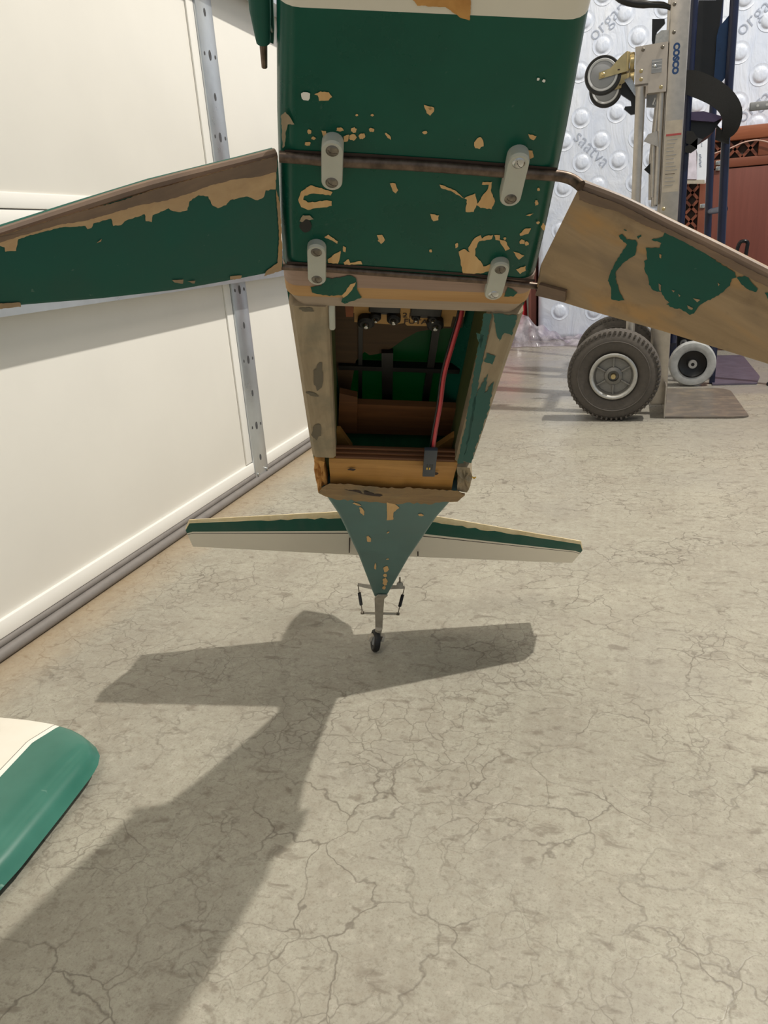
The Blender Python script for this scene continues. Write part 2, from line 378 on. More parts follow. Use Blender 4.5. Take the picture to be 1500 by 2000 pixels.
# ================================================================== model airplane
TW = on_floor(735, 1270)
TWl = tol(TW)
Mx = Matrix(((A[0], L[0], N[0], TW[0]), (A[1], L[1], N[1], TW[1]), (A[2], L[2], N[2], TW[2]), (0, 0, 0, 1)))
plane = empty('model_airplane', TW, 'worn green and white model airplane tipped nose up on its tail wheel, belly hatch open', 'model airplane', mat=Mx)
def P(mb, name, mat, par=None, smooth=35, recalc=True): return mb.build(name, par or plane, mat, smooth, TWl, recalc)
def Pw(mb, name, mat, par=None, smooth=35):   # vertices given in world coordinates
    mb.v = [tuple(tol(v)) for v in mb.v]; return P(mb, name, mat, par, smooth)
HW = .0735
def half(s): return float(np.interp(s, [-.40, -.30, -.076, -.02, .04, .09, .30, .375, .40, .436, .55, .69], [.060, .064, .0672, .0722, .0762, .0785, .0735, .0700, .0625, .0520, .0300, .0085]))
def hgt(s): return float(np.interp(s, [-.40, -.25, .10, .38, .69], [.070, .080, .080, .072, .045]))
def ring(s, rb=.011, rt=.03, n=5, wid=None, u0=0.):
    w_ = half(s) if wid is None else wid; h = hgt(s); rb = min(rb, w_*.5); rt = min(rt, w_*.6); out = []
    for (cx, cy, r_, a0) in ((w_-rb, u0-rb, rb, 90), (-w_+rb, u0-rb, rb, 180), (-w_+rt, -h+rt, rt, 270), (w_-rt, -h+rt, rt, 0)):
        pass
    def arc(cx, cy, r_, a0, a1):
        return [(s, cx+r_*math.cos(math.radians(a0+(a1-a0)*k/n)), cy+r_*math.sin(math.radians(a0+(a1-a0)*k/n))) for k in range(n+1)]
    out += arc(w_-rb, u0-rb, rb, 0, 90); out += arc(-w_+rb, u0-rb, rb, 90, 180)
    v_ = w_*.62
    out += arc(-v_+rt, -h+rt, rt, 180, 270); out += arc(v_-rt, -h+rt, rt, 270, 360); return out
# nose: white band then green band
mb = MB(); mb.loft([ring(s) for s in (-.40, -.36, -.30, -.2, -.13, -.0755)]); P(mb, 'nose_cowl', M['white_paint'])
mb = MB(); mb.loft([ring(s) for s in (-.0755, -.05, -.02, .0, .02, .04, .06, .080)]); P(mb, 'front_fuselage', M['green'])
# cross beam in front of the hatch: a mauve, an orange and a grey strip of spruce
for s0, s1, m in ((.080, .0935, wood('mauve_spruce', '#a68b7a', '#947b6b', None, (200, 6, 200))), (.0935, .103, wood('orange_spruce', '#bd9462', '#ad8350', None, (200, 6, 200))), (.103, .1125, wood('grey_spruce', '#aa9782', '#968471', None, (200, 6, 200)))):
    mb = MB(); w0 = half(s0); w1 = half(s1)-(.0045 if s1 > .11 else 0); dz = .0012 if s0 > .1 else 0.
    mb.loft([ring(s0, .009, wid=w0, u0=-dz), ring(s1, .009, wid=w1, u0=-dz)]); P(mb, 'cross_beam_strip', m)
# hatch bay: side rails, inner walls
for sg in (-1, 1):
    ss = np.linspace(.1125, .312, 9); rings = []
    for s in ss:
        o, i = half(s)-.0015, (.0508 if sg < 0 else .0556)
        rings.append([(s, sg*o, -.003), (s, sg*(o-.003), 0), (s, sg*(i+.002), 0), (s, sg*i, -.002), (s, sg*i, -.016), (s, sg*(o-.004), -.016), (s, sg*o, -.012)])
    mb = MB(); mb.loft(rings); P(mb, 'hatch_rail', M['grey_wood'])
    rings = []
    for s in np.linspace(.08, .372, 10):
        o, i, h = half(s)-.004, (.0515 if sg < 0 else .0562), hgt(s)
        rings.append([(s, sg*o, -.0155), (s, sg*i, -.0155), (s, sg*i, -h+.018), (s, sg*(o-.004), -h+.028)])
    mb = MB(); mb.loft(rings); P(mb, 'side_wall', M['inner'])
    rings = []
    for s in np.linspace(.0805, .372, 12):
        o, h = half(s), hgt(s); rings.append([(s, sg*o, -.011), (s, sg*o, -h+.022), (s, sg*(o*.62), -h), (s, sg*(o*.62-.002), -h+.002), (s, sg*(o-.002), -h+.026), (s, sg*(o-.002), -.011)])
    mb = MB(); mb.loft(rings); P(mb, 'side_skin', M['green'])
# top deck of the bay, seen from inside: brown ply at the front with a scooped rear edge, then covering film
def plu(pts, u): return [tuple(loc(x, y, u)) for x, y in pts]
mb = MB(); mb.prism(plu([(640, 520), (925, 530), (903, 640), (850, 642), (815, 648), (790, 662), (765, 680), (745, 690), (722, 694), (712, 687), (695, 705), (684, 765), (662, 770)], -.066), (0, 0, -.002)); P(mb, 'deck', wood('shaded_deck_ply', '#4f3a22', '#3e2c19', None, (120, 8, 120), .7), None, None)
for x0, x1 in ((700, 708), (836, 850)):
    a_, b_ = loc(x0, 700, -.066), loc(x1, 700, -.066); P(MB().box((.15, a_[1], -.070), (.375, b_[1], -.064)), 'stringer', M['black'], None, None)
P(MB().box((.262, -.05, -.070), (.268, .055, -.063)), 'stringer', M['black'], None, None)
mb = MB(); mb.loft([[(s, -half(s)*.63, -hgt(s)), (s, half(s)*.63, -hgt(s)), (s, half(s)*.63, -hgt(s)+.001), (s, -half(s)*.63, -hgt(s)+.001)] for s in np.linspace(.0805, .375, 8)]); P(mb, 'covering_film', M['cover'])
P(MB().box((.3725, -.066, -.07), (.3738, .066, -.014)), 'rear_former', simple('backlit_green_panel', '#2c7048', .4, var=.3, sc=30), None, None)  # green lightened in colour to stand for light passing through the covering
mb = MB(); mb.box((.081, -.050, -.060), (.085, .050, -.012)); P(mb, 'bulkhead', M['dark_ply'])
# crosswise former and gussets deep in the bay
def quad_prism(pts, u, du, name, m, par=None):
    mb_ = MB(); mb_.prism(plu(pts, u), (0, 0, du)); return P(mb_, name, m, par, None)
quad_prism([(668, 788), (893, 797), (893, 852), (668, 846)], -.050, -.006, 'cross_former', M['dark_ply'])
quad_prism([(663, 768), (698, 776), (697, 846), (660, 846)], -.046, -.006, 'gusset', M['dark_ply'])
quad_prism([(653, 843), (664, 843), (688, 876), (688, 884), (652, 884)], -.030, -.006, 'gusset', M['rear_wood'])
quad_prism([(884, 854), (892, 852), (894, 886), (851, 884), (851, 876)], -.030, -.006, 'gusset', M['rear_wood'])
quad_prism([(745, 690), (768, 690), (765, 884), (748, 884)], -.062, -.005, 'pushrod', M['black'])
# servo tray with two servos
tray_u = -.048
tr = P(MB().prism(plu([(692, 596), (888, 604), (880, 638), (795, 636), (790, 631), (770, 634), (692, 629)], tray_u), (0, 0, -.004)), 'servo_tray', M['ply'], None, None)
sA = P(MB().box((.10, -.040, tray_u-.002), (.174, .047, tray_u+.0005)), 'tray_front_panel', M['ply'], None, None)  # forward panel of the tray, same ply
for (x0, x1, y1) in ((720, 782, 607), (801, 862, 614)):
    c0 = loc(x0, y1, tray_u+.006); c1 = loc(x1, y1, tray_u+.006)
    sv = P(MB().box((.105, min(c0[1], c1[1]), tray_u-.02), (max(c0[0], c1[0]), max(c0[1], c1[1]), tray_u+.008), .0012), 'servo', M['black'])
    fl = P(MB().box((max(c0[0], c1[0])-.001, min(c0[1], c1[1])+.002, tray_u+.0005), (max(c0[0], c1[0])+.007, max(c0[1], c1[1])-.002, tray_u+.0035), .0008), 'servo_flange', M['black'], sv)
for x, y, r_ in ((734, 618, .0032), (768, 619, .0032), (812, 617, .0028), (845, 619, .003), (715, 629, .0052), (850, 633, .0052), (769, 622, .0042)):
    c = loc(x, y, tray_u+.004)
    g = P(MB().lathe([(.0001, .003), (r_*.9, .003), (r_*1.25, .0015), (r_*1.25, -.003)], c, (0, 0, 1), 16), 'grommet', M['blackrub'])
    P(MB().lathe([(.0001, .0028), (r_*.3, .0025), (r_*.5, .001), (r_*.5, 0)], c+np.array([0, 0, .003]), (0, 0, 1), 12), 'servo_screw', M['steel'], g)
e1 = loc(823, 628, tray_u+.0012); e2 = loc(790, 627, tray_u+.0012); exd = nrm(e1-e2)
for body, pt in (('FUTA', loc(788, 632, tray_u+.0008)), ('21', loc(786, 620, tray_u+.0008))):
    P(text_mb(body, .0075, pt, exd, np.cross([0, 0, 1.], exd), bold=.0001), 'handwriting', M['darkgap'], tr, None, False)
# antenna tube end and a hardwood block in the front left corner of the bay
P(MB().tube([loc(648, 590, -.004), loc(648, 604, -.002), loc(649, 640, -.002)], .0022, 10), 'antenna_tube', M['nylon'])
P(MB().prism(plu([(674, 598), (690, 599), (690, 619), (676, 619)], -.03), (0, 0, -.02)), 'hardwood_block', wood('reddish_block', '#8a4a26', '#74401f'), None, None)
# cable with three strands and a plug
pth = [(905, 560), (899, 612), (884, 665), (866, 730), (858, 790), (849, 840), (843, 882)]
pu = [-.045, -.030, -.022, -.016, -.010, -.005, .0005]
def smooth_path(pts, k=5):
    pts = [np.array(p) for p in pts]; out = []
    for i in range(len(pts)-1):
        p0, p1, p2, p3 = pts[max(i-1, 0)], pts[i], pts[i+1], pts[min(i+2, len(pts)-1)]
        for j in range(k):
            t = j/k; out.append(.5*((2*p1)+(-p0+p2)*t+(2*p0-5*p1+4*p2-p3)*t*t+(-p0+3*p1-3*p2+p3)*t**3))
    return out+[pts[-1]]
cp = [loc(x, y, u) for (x, y), u in zip(pth, pu)]
cab = P(MB().tube(smooth_path([p+np.array([0, .0005, .0004]) for p in cp]), .00125, 10), 'servo_cable', M['redwire'])
P(MB().tube(smooth_path([p+np.array([0, -.0016, 0]) for p in cp]), .00085, 8), 'black_strand', M['black'], cab)
P(MB().tube(smooth_path([p+np.array([0, .0018, -.0002]) for p in cp]), .0009, 8), 'red_strand', simple('dark_red_insulation', '#9a2c35', .4), cab)
k0, k1 = loc(842, 878, .004), loc(837, 929, .004); ka = nrm(k1-k0); kt = nrm(np.cross([0, 0, 1.], ka)); kl = np.linalg.norm(k1-k0)
KX = lambda p: k0+ka*p[0]+kt*p[1]+np.array([0, 0, p[2]])
plug = P(MB().box((0, -.0056, -.0025), (kl, .0056, .0012), .0005, X=KX), 'plug', M['charcoal'], cab)
for q in (-.0021, .0002, .0022):
    P(MB().box((kl*.52, q-.0005, .0011), (kl*.72, q+.0005, .0014), X=KX), 'contact_slot', M['black'], plug, None)
for q in (-.0021, .0002):
    P(MB().box((kl*.62, q-.0006, .0013), (kl*.70, q+.0006, .0016), X=KX), 'contact', M['gold'], plug, None)
# rear sill: stepped ply laminations, raw pine block, broken corners
for s0, s1, u_ in ((.3135, .3170, -.0115), (.3172, .3205, -.0090), (.3207, .3245, -.0065)):
    P(MB().box((s0, -.0515, u_-.0028), (s1, .0565, u_), .0004), 'ply_lamination', wood('laminated_ply', '#6f4526', '#553319', None, (200, 8, 200)))
mb = MB(); rings = []
for t in np.linspace(-.0575, .0595, 13):
    rings.append([(.3246, t, -.0062), (.328, t, -.0040), (.345, t, -.0062+.0008*math.sin(t*90)), (.360, t, -.0060), (.3810, t, -.0016), (.3735, t, -.0165), (.3246, t, -.0115)])
mb.loft(rings); blk = P(mb, 'sill_block', M['rear_wood'])
for x, y, q in ((687, 917, 1), (851, 925, .8)):
    P(MB().ngon([tuple(loc(a, b, -.0035)) for a, b in blob(x, y, 9*q, 2.6, .05, 10, .3)]), 'nail_hole', M['darkgap'], blk, None, False)
def chunk(px_poly, u, du, name, m, jit=.0022, par=None):
    bm = bmesh.new(); base = [loc(x, y, u) for x, y in ragged(px_poly, 1.5, 7)]
    mb_ = MB(); c = sum(base)/len(base); n = len(base); vs = list(base)
    vs += [b+np.array([0, 0, -du]) for b in base]
    for f in (.68, .36): vs += [c+(b-c)*f+np.array([0, 0, rnd.uniform(-jit, jit)]) for b in base]
    vs.append(c); fs = [(i, (i+1) % n, n+(i+1) % n, n+i) for i in range(n)]
    fs += [(i, (i+1) % n, 2*n+(i+1) % n, 2*n+i) for i in range(n)]+[(2*n+i, 2*n+(i+1) % n, 3*n+(i+1) % n, 3*n+i) for i in range(n)]+[(3*n+i, 3*n+(i+1) % n, 4*n) for i in range(n)]
    bm.free(); mb_.add(vs, fs); return P(mb_, name, m, par, None)
chunk([(613, 900), (634, 902), (633, 920), (637, 935), (640, 950), (622, 962), (617, 940)], -.003, .02, 'broken_corner', M['splinter'], .003)
chunk([(893, 912), (918, 914), (922, 935), (912, 962), (893, 958), (896, 935)], -.003, .02, 'broken_corner', M['grey_wood'], .0025)
# lip: bare front edge of the rear skin
top = [(622, 962), (634, 948), (650, 944), (680, 946), (712, 950), (760, 953), (800, 953), (850, 957), (884, 958), (900, 962), (908, 966)]
bot = [(900, 978), (870, 982), (835, 984), (800, 982), (760, 984), (725, 980), (690, 978), (655, 975), (640, 972)]
LIPW = wood('torn_lip_wood', '#9b8058', '#84694a', '#5c6156', (120, 20, 120), .8, .6)
mb = MB(); G = []
for i in range(41):
    f = i/40; x = 622+(908-622)*f; yt = np.interp(x, [q[0] for q in top], [q[1] for q in top])+rnd.uniform(-1.5, 1.5)
    yb = np.interp(x, [q[0] for q in bot[::-1]], [q[1] for q in bot[::-1]])+rnd.uniform(-2.2, 2.2)
    if x < 640: yb = min(yb, 963+(x-622)*.5)
    if x > 895: yb = min(yb, 978-(x-895)*.8)
    yt -= 1.5; G.append([loc(x, yt+(yb-yt)*g_, (.0002, .0010, .0014, .0012, .0008)[j]+rnd.uniform(-.0008, .0008)) if j else loc(x, yt, -.009) for j, g_ in enumerate((0, .04, .35, .7, 1))])
mb.loft(G, closed=False, caps=False); P(mb, 'torn_lip', LIPW, None, 25)
P(MB().ngon(plu(ragged([(672, 956), (700, 958), (722, 961), (748, 967), (742, 970), (718, 967), (695, 961)], .8), .0016)), 'crack', M['darkgap'], None, None, False)
# rear fuselage
ST = [.374, .385, .40, .418, .436, .47, .51, .55, .60, .65, .69]
mb = MB(); mb.loft([ring(s, rb=float(np.interp(s, [.37, .44, .69], [.010, .007, .003])), rt=.02) for s in ST]); P(mb, 'rear_fuselage', M['green_tail'])
# stabiliser halves: bare edge, green band, white stripe, pinstripe, cream
us = -.068
def stab(LE0, LE1, TE0, TE1, name, tipdir):
    le0, le1, te0, te1 = (loc(*q, us) for q in (LE0, LE1, TE0, TE1))
    fr = [-.02, .0, .03, .065, .345, .395, .415, 1.0]; mi = [0, 0, 0, 1, 2, 3, 2]; K = 30; up = []; lo = []
    for k in range(K+1):
        f = -.24+1.24*k/K; tipr = max(0., (f-.955)/.045); a, b = le0+(le1-le0)*f, te0+(te1-te0)*f; row = []
        for j, q in enumerate(fr):
            qq = q+(rnd.uniform(-.035, .03) if j == 3 else 0)
            if j == 3: qq = max(qq*(1-max(0, f)*.75), .035)
            inset = tipr**2*(.34 if q < .2 else (.12 if q < .9 else 0.))*(1 if tipr else 0)
            p = a+(b-a)*(qq+inset*(1-q)*.8); row.append((p, q))
        th = .0045*(1-.3*f)
        prof = lambda q: th*min(1., math.sqrt(max(0., (q+.02)/.12)))*(1-.75*max(0, q-.2))
        lo.append([p+np.array([0, 0, prof(q)]) for p, q in row]); up.append([p-np.array([0, 0, prof(q)]) for p, q in row])
    mb_ = MB(); n = len(fr)
    for side in (lo, up):
        vs = [p for r_ in side for p in r_]; b = len(mb_.v); mb_.v += [tuple(map(float, p)) for p in vs]
        for k in range(K):
            for j in range(n-1): mb_.f.append((b+k*n+j, b+k*n+j+1, b+(k+1)*n+j+1, b+(k+1)*n+j)); mb_.m.append(mi[j])
    q = (K+1)*n
    for k in range(K): mb_.f.append((k*n+n-1, (k+1)*n+n-1, q+(k+1)*n+n-1, q+k*n+n-1)); mb_.m.append(2)
    mb_.f.append(tuple(K*n+j for j in range(n))+tuple(q+K*n+j for j in reversed(range(n)))); mb_.m.append(1)
    bm = MB(); bm.v, bm.f, bm.m = mb_.v, mb_.f, mb_.m
    return P(bm, 'stabiliser', [wood('pale_bare_edge', '#e6d5b0', '#dac597', '#8a6a45', (40, 90, 40), .7, .35), M['green_leg'], simple('tail_cream_paint', '#ebe3d4', .4, var=.03, sc=12), M['darkgap']])
sL = stab((668, 1001), (357, 1017), (702, 1082), (377, 1066), 'stabiliser', -1)
sR = stab((850, 1010), (1146, 1060), (806, 1085), (1117, 1098), 'stabiliser', 1)
for a_, b_ in (((702, 1082), (381, 1067)), ((806, 1085), (1114, 1098))):
    p, q = loc(*a_, us), loc(*b_, us); p = p-(q-p)*.12-[.006, 0, 0]; q = q-[.006, 0, 0]; g = np.array([.052*math.cos(.62), 0, -.052*math.sin(.62)]); mb = MB(); h = np.array([.002, 0, .003])
    mb.loft([[p+h*[1, 1, .4]-[0, 0, .001], p+g, p+g-[0, 0, .0008], p+h*[1, 1, 0]-[0, 0, .004]], [q+h*[1, 1, .4]-[0, 0, .001], q+g*.85, q+g*.85-[0, 0, .0008], q+h*[1, 1, 0]-[0, 0, .004]]])
    P(mb, 'elevator', M['white_paint'])
P(MB().ngon(plu([(682, 1050), (684.5, 1050), (683, 1080), (681, 1080)], us+.006)), 'elevator_gap', M['darkgap'], sL, None, False)
P(MB().ngon(plu([(815, 1077), (817.5, 1077), (817.5, 1086), (815, 1086)], us+.006)), 'elevator_gap', M['darkgap'], sR, None, False)
# fin and rudder above the tail
mb = MB(); fin = [(.53, 0, -.045), (.655, 0, -.225), (.70, 0, -.245), (.70, 0, -.04)]
mb.prism([(a, b-.004, c) for a, b, c in fin], (0, .008, 0)); P(mb, 'fin', M['green_leg'])
mb = MB(); mb.prism([(a, -.003, c) for a, c in ((.703, -.02), (.703, -.246), (.738, -.246), (.778, -.16), (.785, -.08), (.755, -.01), (.730, .005), (.703, .003))], (0, .006, 0)); rud = P(mb, 'rudder', M['white_paint'])
# tail wheel assembly
dT = depth_of(tow(.69, .003, .002)); dW = depth_of(TW)
wr = .0165; WC = TW+np.array([0, 0, wr]); wax = nrm(np.array([.85, .47, -.20]))
WCp = WC-np.array([0, 0, wr*(1-math.sqrt(1-wax[2]**2))]) if abs(wax[2]) < 1 else WC
leaf0 = tow(.676, .003, .0022); leaf1 = at(741, 1168, dT+.004); leaf2 = at(740, 1228, dW-.012)
mb = MB(); rings = []
for p, hw in ((leaf0, .0063), (leaf1, .0066), ((leaf1+leaf2)/2, .0056), (leaf2, .0050)):
    rings.append([p+L*hw+N*.001, p-L*hw+N*.001, p-L*hw-N*.001, p+L*hw-N*.001])
mb.loft(rings); leaf = Pw(mb, 'tail_spring', M['tail_metal'])
til0, til1 = at(708, 1197, dW-.03), at(777, 1199, dW-.03)
til = Pw(MB().tube([til0, til1], .0018, 8), 'tiller_arm', M['tail_metal'])
for p in (til0, til1): Pw(MB().lathe([(.0001, .002), (.0026, .0015), (.0026, -.0015), (.0001, -.002)], p, N, 10), 'arm_pin', M['screw'], til)
h0, h1 = at(699, 1142, dT+.03), at(790, 1147, dT+.03)
for e, b0, b1 in ((h0, at(728, 1143, dT+.03), at(729, 1152, dT+.03)), (h1, at(764, 1143, dT+.03), at(762, 1151, dT+.03))):
    dd = nrm(b1-b0); mb = MB(); mb.prism([e-dd*.0022, e+dd*.0022, b1, b0], np.array(R[:, 2])*.002)
    Pw(mb, 'rudder_horn', M['tail_metal'], rud)
Pw(MB().lathe([(.0001, -.003), (.0045, -.003), (.0045, .003), (.0001, .003)], at(781, 1142, dT+.027), R[:, 2], 16), 'quick_link', M['tail_metal'], rud)
Pw(MB().tube([at(781, 1128, dT+.02), at(781, 1142, dT+.027)], .0012, 8), 'pull_rod', M['screw'], rud)
for e, t_ in ((h0, til0), (h1, til1)):
    sp = Pw(MB().tube([e, t_], .0007, 6), 'spring_wire', M['screw'])
    a, b = e+(t_-e)*.28, e+(t_-e)*.72; pts = []
    ax = nrm(b-a); u_ = nrm(np.cross(ax, R[:, 2])); v_ = np.cross(ax, u_)
    for k in range(91): pts.append(a+(b-a)*k/90+(u_*math.cos(k*.9)+v_*math.sin(k*.9))*.0017)
    Pw(MB().tube(pts, .0009, 5), 'coil_spring', M['black'], sp)
# fork
fwdh = nrm(np.cross(wax, [0, 0, 1.])); crown = at(737.5, 1234, dW-.006)
fk = Pw(MB().tube([leaf2-R[:, 2]*.001+A*(-.004), crown+np.array([0, 0, -.004])], .0048, 12), 'fork', M['tail_metal'])
for sg in (-1, 1):
    a = crown+np.array([0, 0, -.004]); b = WCp+wax*sg*.0092
    mb = MB(); rings = []
    for p, q in ((a, .0044), (a+wax*sg*.0085+np.array([0, 0, -.0012]), .0046), ((a+wax*sg*.0092)*.5+b*.5+np.array([0, 0, .001]), .0046), (b, .0042)):
        rings.append([p+wax*.0019-fwdh*q, p+wax*.0019+fwdh*q, p-wax*.0019+fwdh*q, p-wax*.0019-fwdh*q])
    mb.loft(rings); Pw(mb, 'fork_arm', M['tail_metal'], fk)
tp = [(.006, -.003), (.0105, -.0036), (.0125, -.0046), (.0150, -.0040), (.0162, -.002), (wr, 0), (.0162, .002), (.0150, .0040), (.0125, .0046), (.0105, .0036), (.006, .003)]
tw_ = Pw(MB().lathe(tp, WCp, wax, 36), 'tail_wheel', M['blackrub'])
Pw(MB().lathe([(.0001, -.0042), (.0065, -.0042), (.0075, -.003), (.0075, .003), (.0065, .0042), (.0001, .0042)], WCp, wax, 20), 'wheel_hub', M['greypl'], tw_)
# gear wires
w1 = [loc(x, y, .0012) for x, y in ((546, 306), (600, 310), (640, 314), (720, 318), (800, 322), (900, 329), (1000, 337), (1060, 341), (1095, 344))]
w1 += [loc(1118, 351, .003), loc(1134, 363, .008)]
P(MB().tube(smooth_path(w1, 3), .0029, 12), 'front_gear_wire', M['wire'])
w2 = [loc(x, y, .0006) for x, y in ((549, 521), (620, 524), (700, 530), (850, 541), (960, 549), (1050, 559))]
P(MB().tube(smooth_path(w2, 3), .0020, 12), 'rear_gear_wire', M['wire'])
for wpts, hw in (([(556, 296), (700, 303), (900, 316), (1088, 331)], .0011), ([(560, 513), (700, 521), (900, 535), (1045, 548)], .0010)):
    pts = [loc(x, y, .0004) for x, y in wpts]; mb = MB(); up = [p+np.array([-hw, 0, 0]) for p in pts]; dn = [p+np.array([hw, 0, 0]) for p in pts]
    mb.add(up+dn, [(i, i+1, len(pts)+i+1, len(pts)+i) for i in range(len(pts)-1)]); P(mb, 'wire_dark_line', M['darkgap'], None, None, False)  # thin dark strip beside each gear wire
# nylon straps with slotted screws
for (xa, ya, xb, yb, hw) in ((649, 294, 648, 356, .0055), (1013, 318, 997, 388, .0055), (618, 492, 619, 545, .0055), (977, 526, 964, 575, .0055)):
    us_ = .0064 if ya < 400 else .0046; pa, pb = loc(xa, ya, us_), loc(xb, yb, us_); d = nrm(pb-pa); q = np.cross([0, 0, 1.], d); outl = []
    for k in range(13): a = math.pi*k/12; outl.append(pb+(q*math.cos(a)+d*math.sin(a))*hw)
    for k in range(13): a = math.pi*k/12; outl.append(pa+(-q*math.cos(a)-d*math.sin(a))*hw)
    mb = MB(); n = len(outl); c = (pa+pb)/2
    lo = [p-np.array([0, 0, us_]) for p in outl]; mid = [p+np.array([0, 0, -.0006]) for p in outl]
    hi = [(c+(p-c)*.94)+np.array([0, 0, .0004]) for p in outl]
    mb.loft([lo, mid, hi]); st = P(mb, 'nylon_strap', M['nylon'])
    for i, p in enumerate((pa, pb)):
        p = p+np.array([0, 0, .0004]); ang = rnd.uniform(.5, 1.3); shiny = (xa in (1013,) and i == 0) or (xa == 977 and i == 1)
        sc = P(MB().lathe([(.0001, .0012), (.0018, .0011), (.0029, .0005), (.0033, 0)], p, (0, 0, 1), 18), 'screw', M['steel'] if shiny else M['screw'], st)
        e = np.array([math.cos(ang), math.sin(ang), 0]); g = np.array([-e[1], e[0], 0]); z_ = np.array([0, 0, .00125])
        P(MB().ngon([p+e*.0027+g*.0004+z_*.8, p-e*.0027+g*.0004+z_*.8, p-e*.0012-g*.0004+z_, p+e*.0012-g*.0004+z_]), 'screw_slot', M['darkgap'], sc, None, False)
# gear legs
TH = math.radians(30)
def leg(sg, le, te, name):
    d = sg*L*math.cos(TH)+N*math.sin(TH); m = np.cross(A, d); m = m if m@(CAM-tow(.05, sg*.12, .03)) > 0 else -m; P0 = OW+sg*.0735*L
    f = lambda px, py, e=0.: tol(on_plane(px, py, P0, m)+m*e)
    ml = tol(OW+m)
    pts_le = [f(*q) for q in le]; pts_te = [f(*q) for q in te]
    K = 24
    def samp(pts, t):
        dd = np.cumsum([0]+[np.linalg.norm(pts[i+1]-pts[i]) for i in range(len(pts)-1)]); x = t*dd[-1]
        return np.array([np.interp(x, dd, [p[i] for p in pts]) for i in range(3)])
    rings = []
    for k in range(K+1):
        a, b = samp(pts_le, k/K), samp(pts_te, k/K); r_ = []
        for q, h in ((0, -.0045), (.012, -.0012), (.05, 0), (.5, 0), (.93, 0), (.985, -.0012), (1, -.004), (.97, -.007), (.5, -.0105), (.05, -.0095), (.012, -.0075)):
            r_.append(a+(b-a)*q+ml*h)
        rings.append(r_)
    mb_ = MB(); mb_.loft(rings); o = P(mb_, 'gear_leg', M['legwood'] if sg > 0 else M['green_leg'], None, 40)
    return f, o, pts_le, ml
fR, legR, leR, mlR = leg(1, [(1131, 366), (1210, 396), (1300, 441), (1400, 490), (1500, 541), (1720, 650)], [(1053, 524), (1044, 570), (1056, 583), (1150, 612), (1290, 651), (1500, 716), (1720, 790)], 'gear_leg')
fL, legL, leL, mlL = leg(-1, [(543, 303), (470, 322), (300, 365), (150, 412), (0, 461), (-260, 545)], [(553, 533), (450, 553), (350, 571), (200, 588), (0, 604), (-260, 618)], 'gear_leg')
P(MB().tube(smooth_path([p-mlR*.0035+[.0020, 0, 0] for p in leR], 3), [.0032]*16, 10), 'leading_edge', M['legedge'], legR)
P(MB().tube(smooth_path([p-mlL*.0035+[.0022, 0, 0] for p in leL], 3), [.0030]*16, 10), 'leading_edge', M['legedge'], legL)
mb = MB().prism([fR(x, y, .0002) for x, y in ((1056, 551), (1108, 565), (1106, 586), (1048, 572))], mlR*.0022)
P(mb, 'wood_tab', M['legedge'], legR, None)
def S3(pts): return [(1020+x/3.125, 320+y/3.125) for x, y in pts]
def S4(pts): return [(x/2.586, 280+y/2.586) for x, y in pts]
big = S3([(755, 510), (840, 510), (850, 480), (790, 460), (860, 440), (880, 395), (980, 440), (1100, 530), (1200, 600), (1300, 660), (1310, 690), (1280, 700), (1270, 740), (1200, 800), (1100, 850), (1075, 870), (1050, 910), (1025, 920), (1000, 900), (960, 880), (930, 880), (880, 855), (900, 845), (870, 820), (850, 780), (800, 770), (775, 735), (770, 690), (750, 650), (745, 590), (765, 580)])
ess = S3([(590, 435), (610, 425), (640, 460), (690, 460), (705, 480), (690, 555), (620, 600), (575, 650), (570, 700), (600, 790), (625, 830), (590, 835), (545, 825), (545, 760), (525, 710), (535, 675), (560, 620), (600, 550), (640, 490), (600, 455)])
for poly in (big, ess, S3([(1310, 690), (1370, 680), (1400, 720), (1440, 760), (1430, 780), (1390, 770), (1340, 735)]), S3([(1480, 785), (1500, 782), (1530, 800), (1535, 830), (1500, 820)]), S3([(700, 440), (725, 430), (730, 440), (710, 456)]), S3([(620, 395), (640, 402), (638, 408), (622, 402)])):
    P(MB().ngon([fR(x, y, .0004) for x, y in ragged(poly, 1.0, 4)]), 'paint_remnant', M['green_leg'], legR, None, False)
for poly in (S3([(835, 725), (850, 735), (848, 775), (838, 765)]), S3([(840, 545), (852, 550), (850, 572), (840, 566)]), S3([(915, 765), (935, 770), (925, 780)]), S3([(955, 788), (968, 800), (960, 808)]), S3([(1010, 858), (1045, 875), (1040, 886), (1015, 878)]), S3([(1045, 815), (1090, 825), (1070, 840)]), S3([(1195, 720), (1208, 730), (1200, 742)])):
    P(MB().ngon([fR(x, y, .0007) for x, y in ragged(poly, .5, 4)]), 'bare_fleck', M['legwood'], legR, None, False)
P(MB().ngon([fR(x, y, .0007) for x, y in ragged(S3([(347, 148), (594, 240), (875, 381), (1187, 534), (1500, 693), (1600, 744), (1600, 805), (1500, 745), (1330, 662), (1187, 580), (1000, 475), (875, 415), (760, 375), (594, 290), (450, 250), (352, 215)]), .8, 5)]), 'grimy_edge', M['legedge'], legR, None, False)
bare = S4([(-60, 500), (0, 515), (22, 522), (25, 545), (80, 540), (90, 482), (130, 467), (300, 422), (430, 415), (440, 430), (460, 425), (470, 402), (560, 377), (570, 415), (610, 410), (640, 385), (730, 355), (735, 390), (765, 395), (770, 360), (850, 325), (860, 335), (910, 345), (945, 335), (955, 290), (1000, 260), (1050, 265), (1070, 310), (1100, 325), (1140, 310), (1160, 285), (1240, 265), (1300, 285), (1330, 270), (1340, 235), (1390, 230), (1398, 60), (1230, 105), (1030, 160), (770, 232), (600, 290), (385, 345), (0, 462), (-60, 480)])
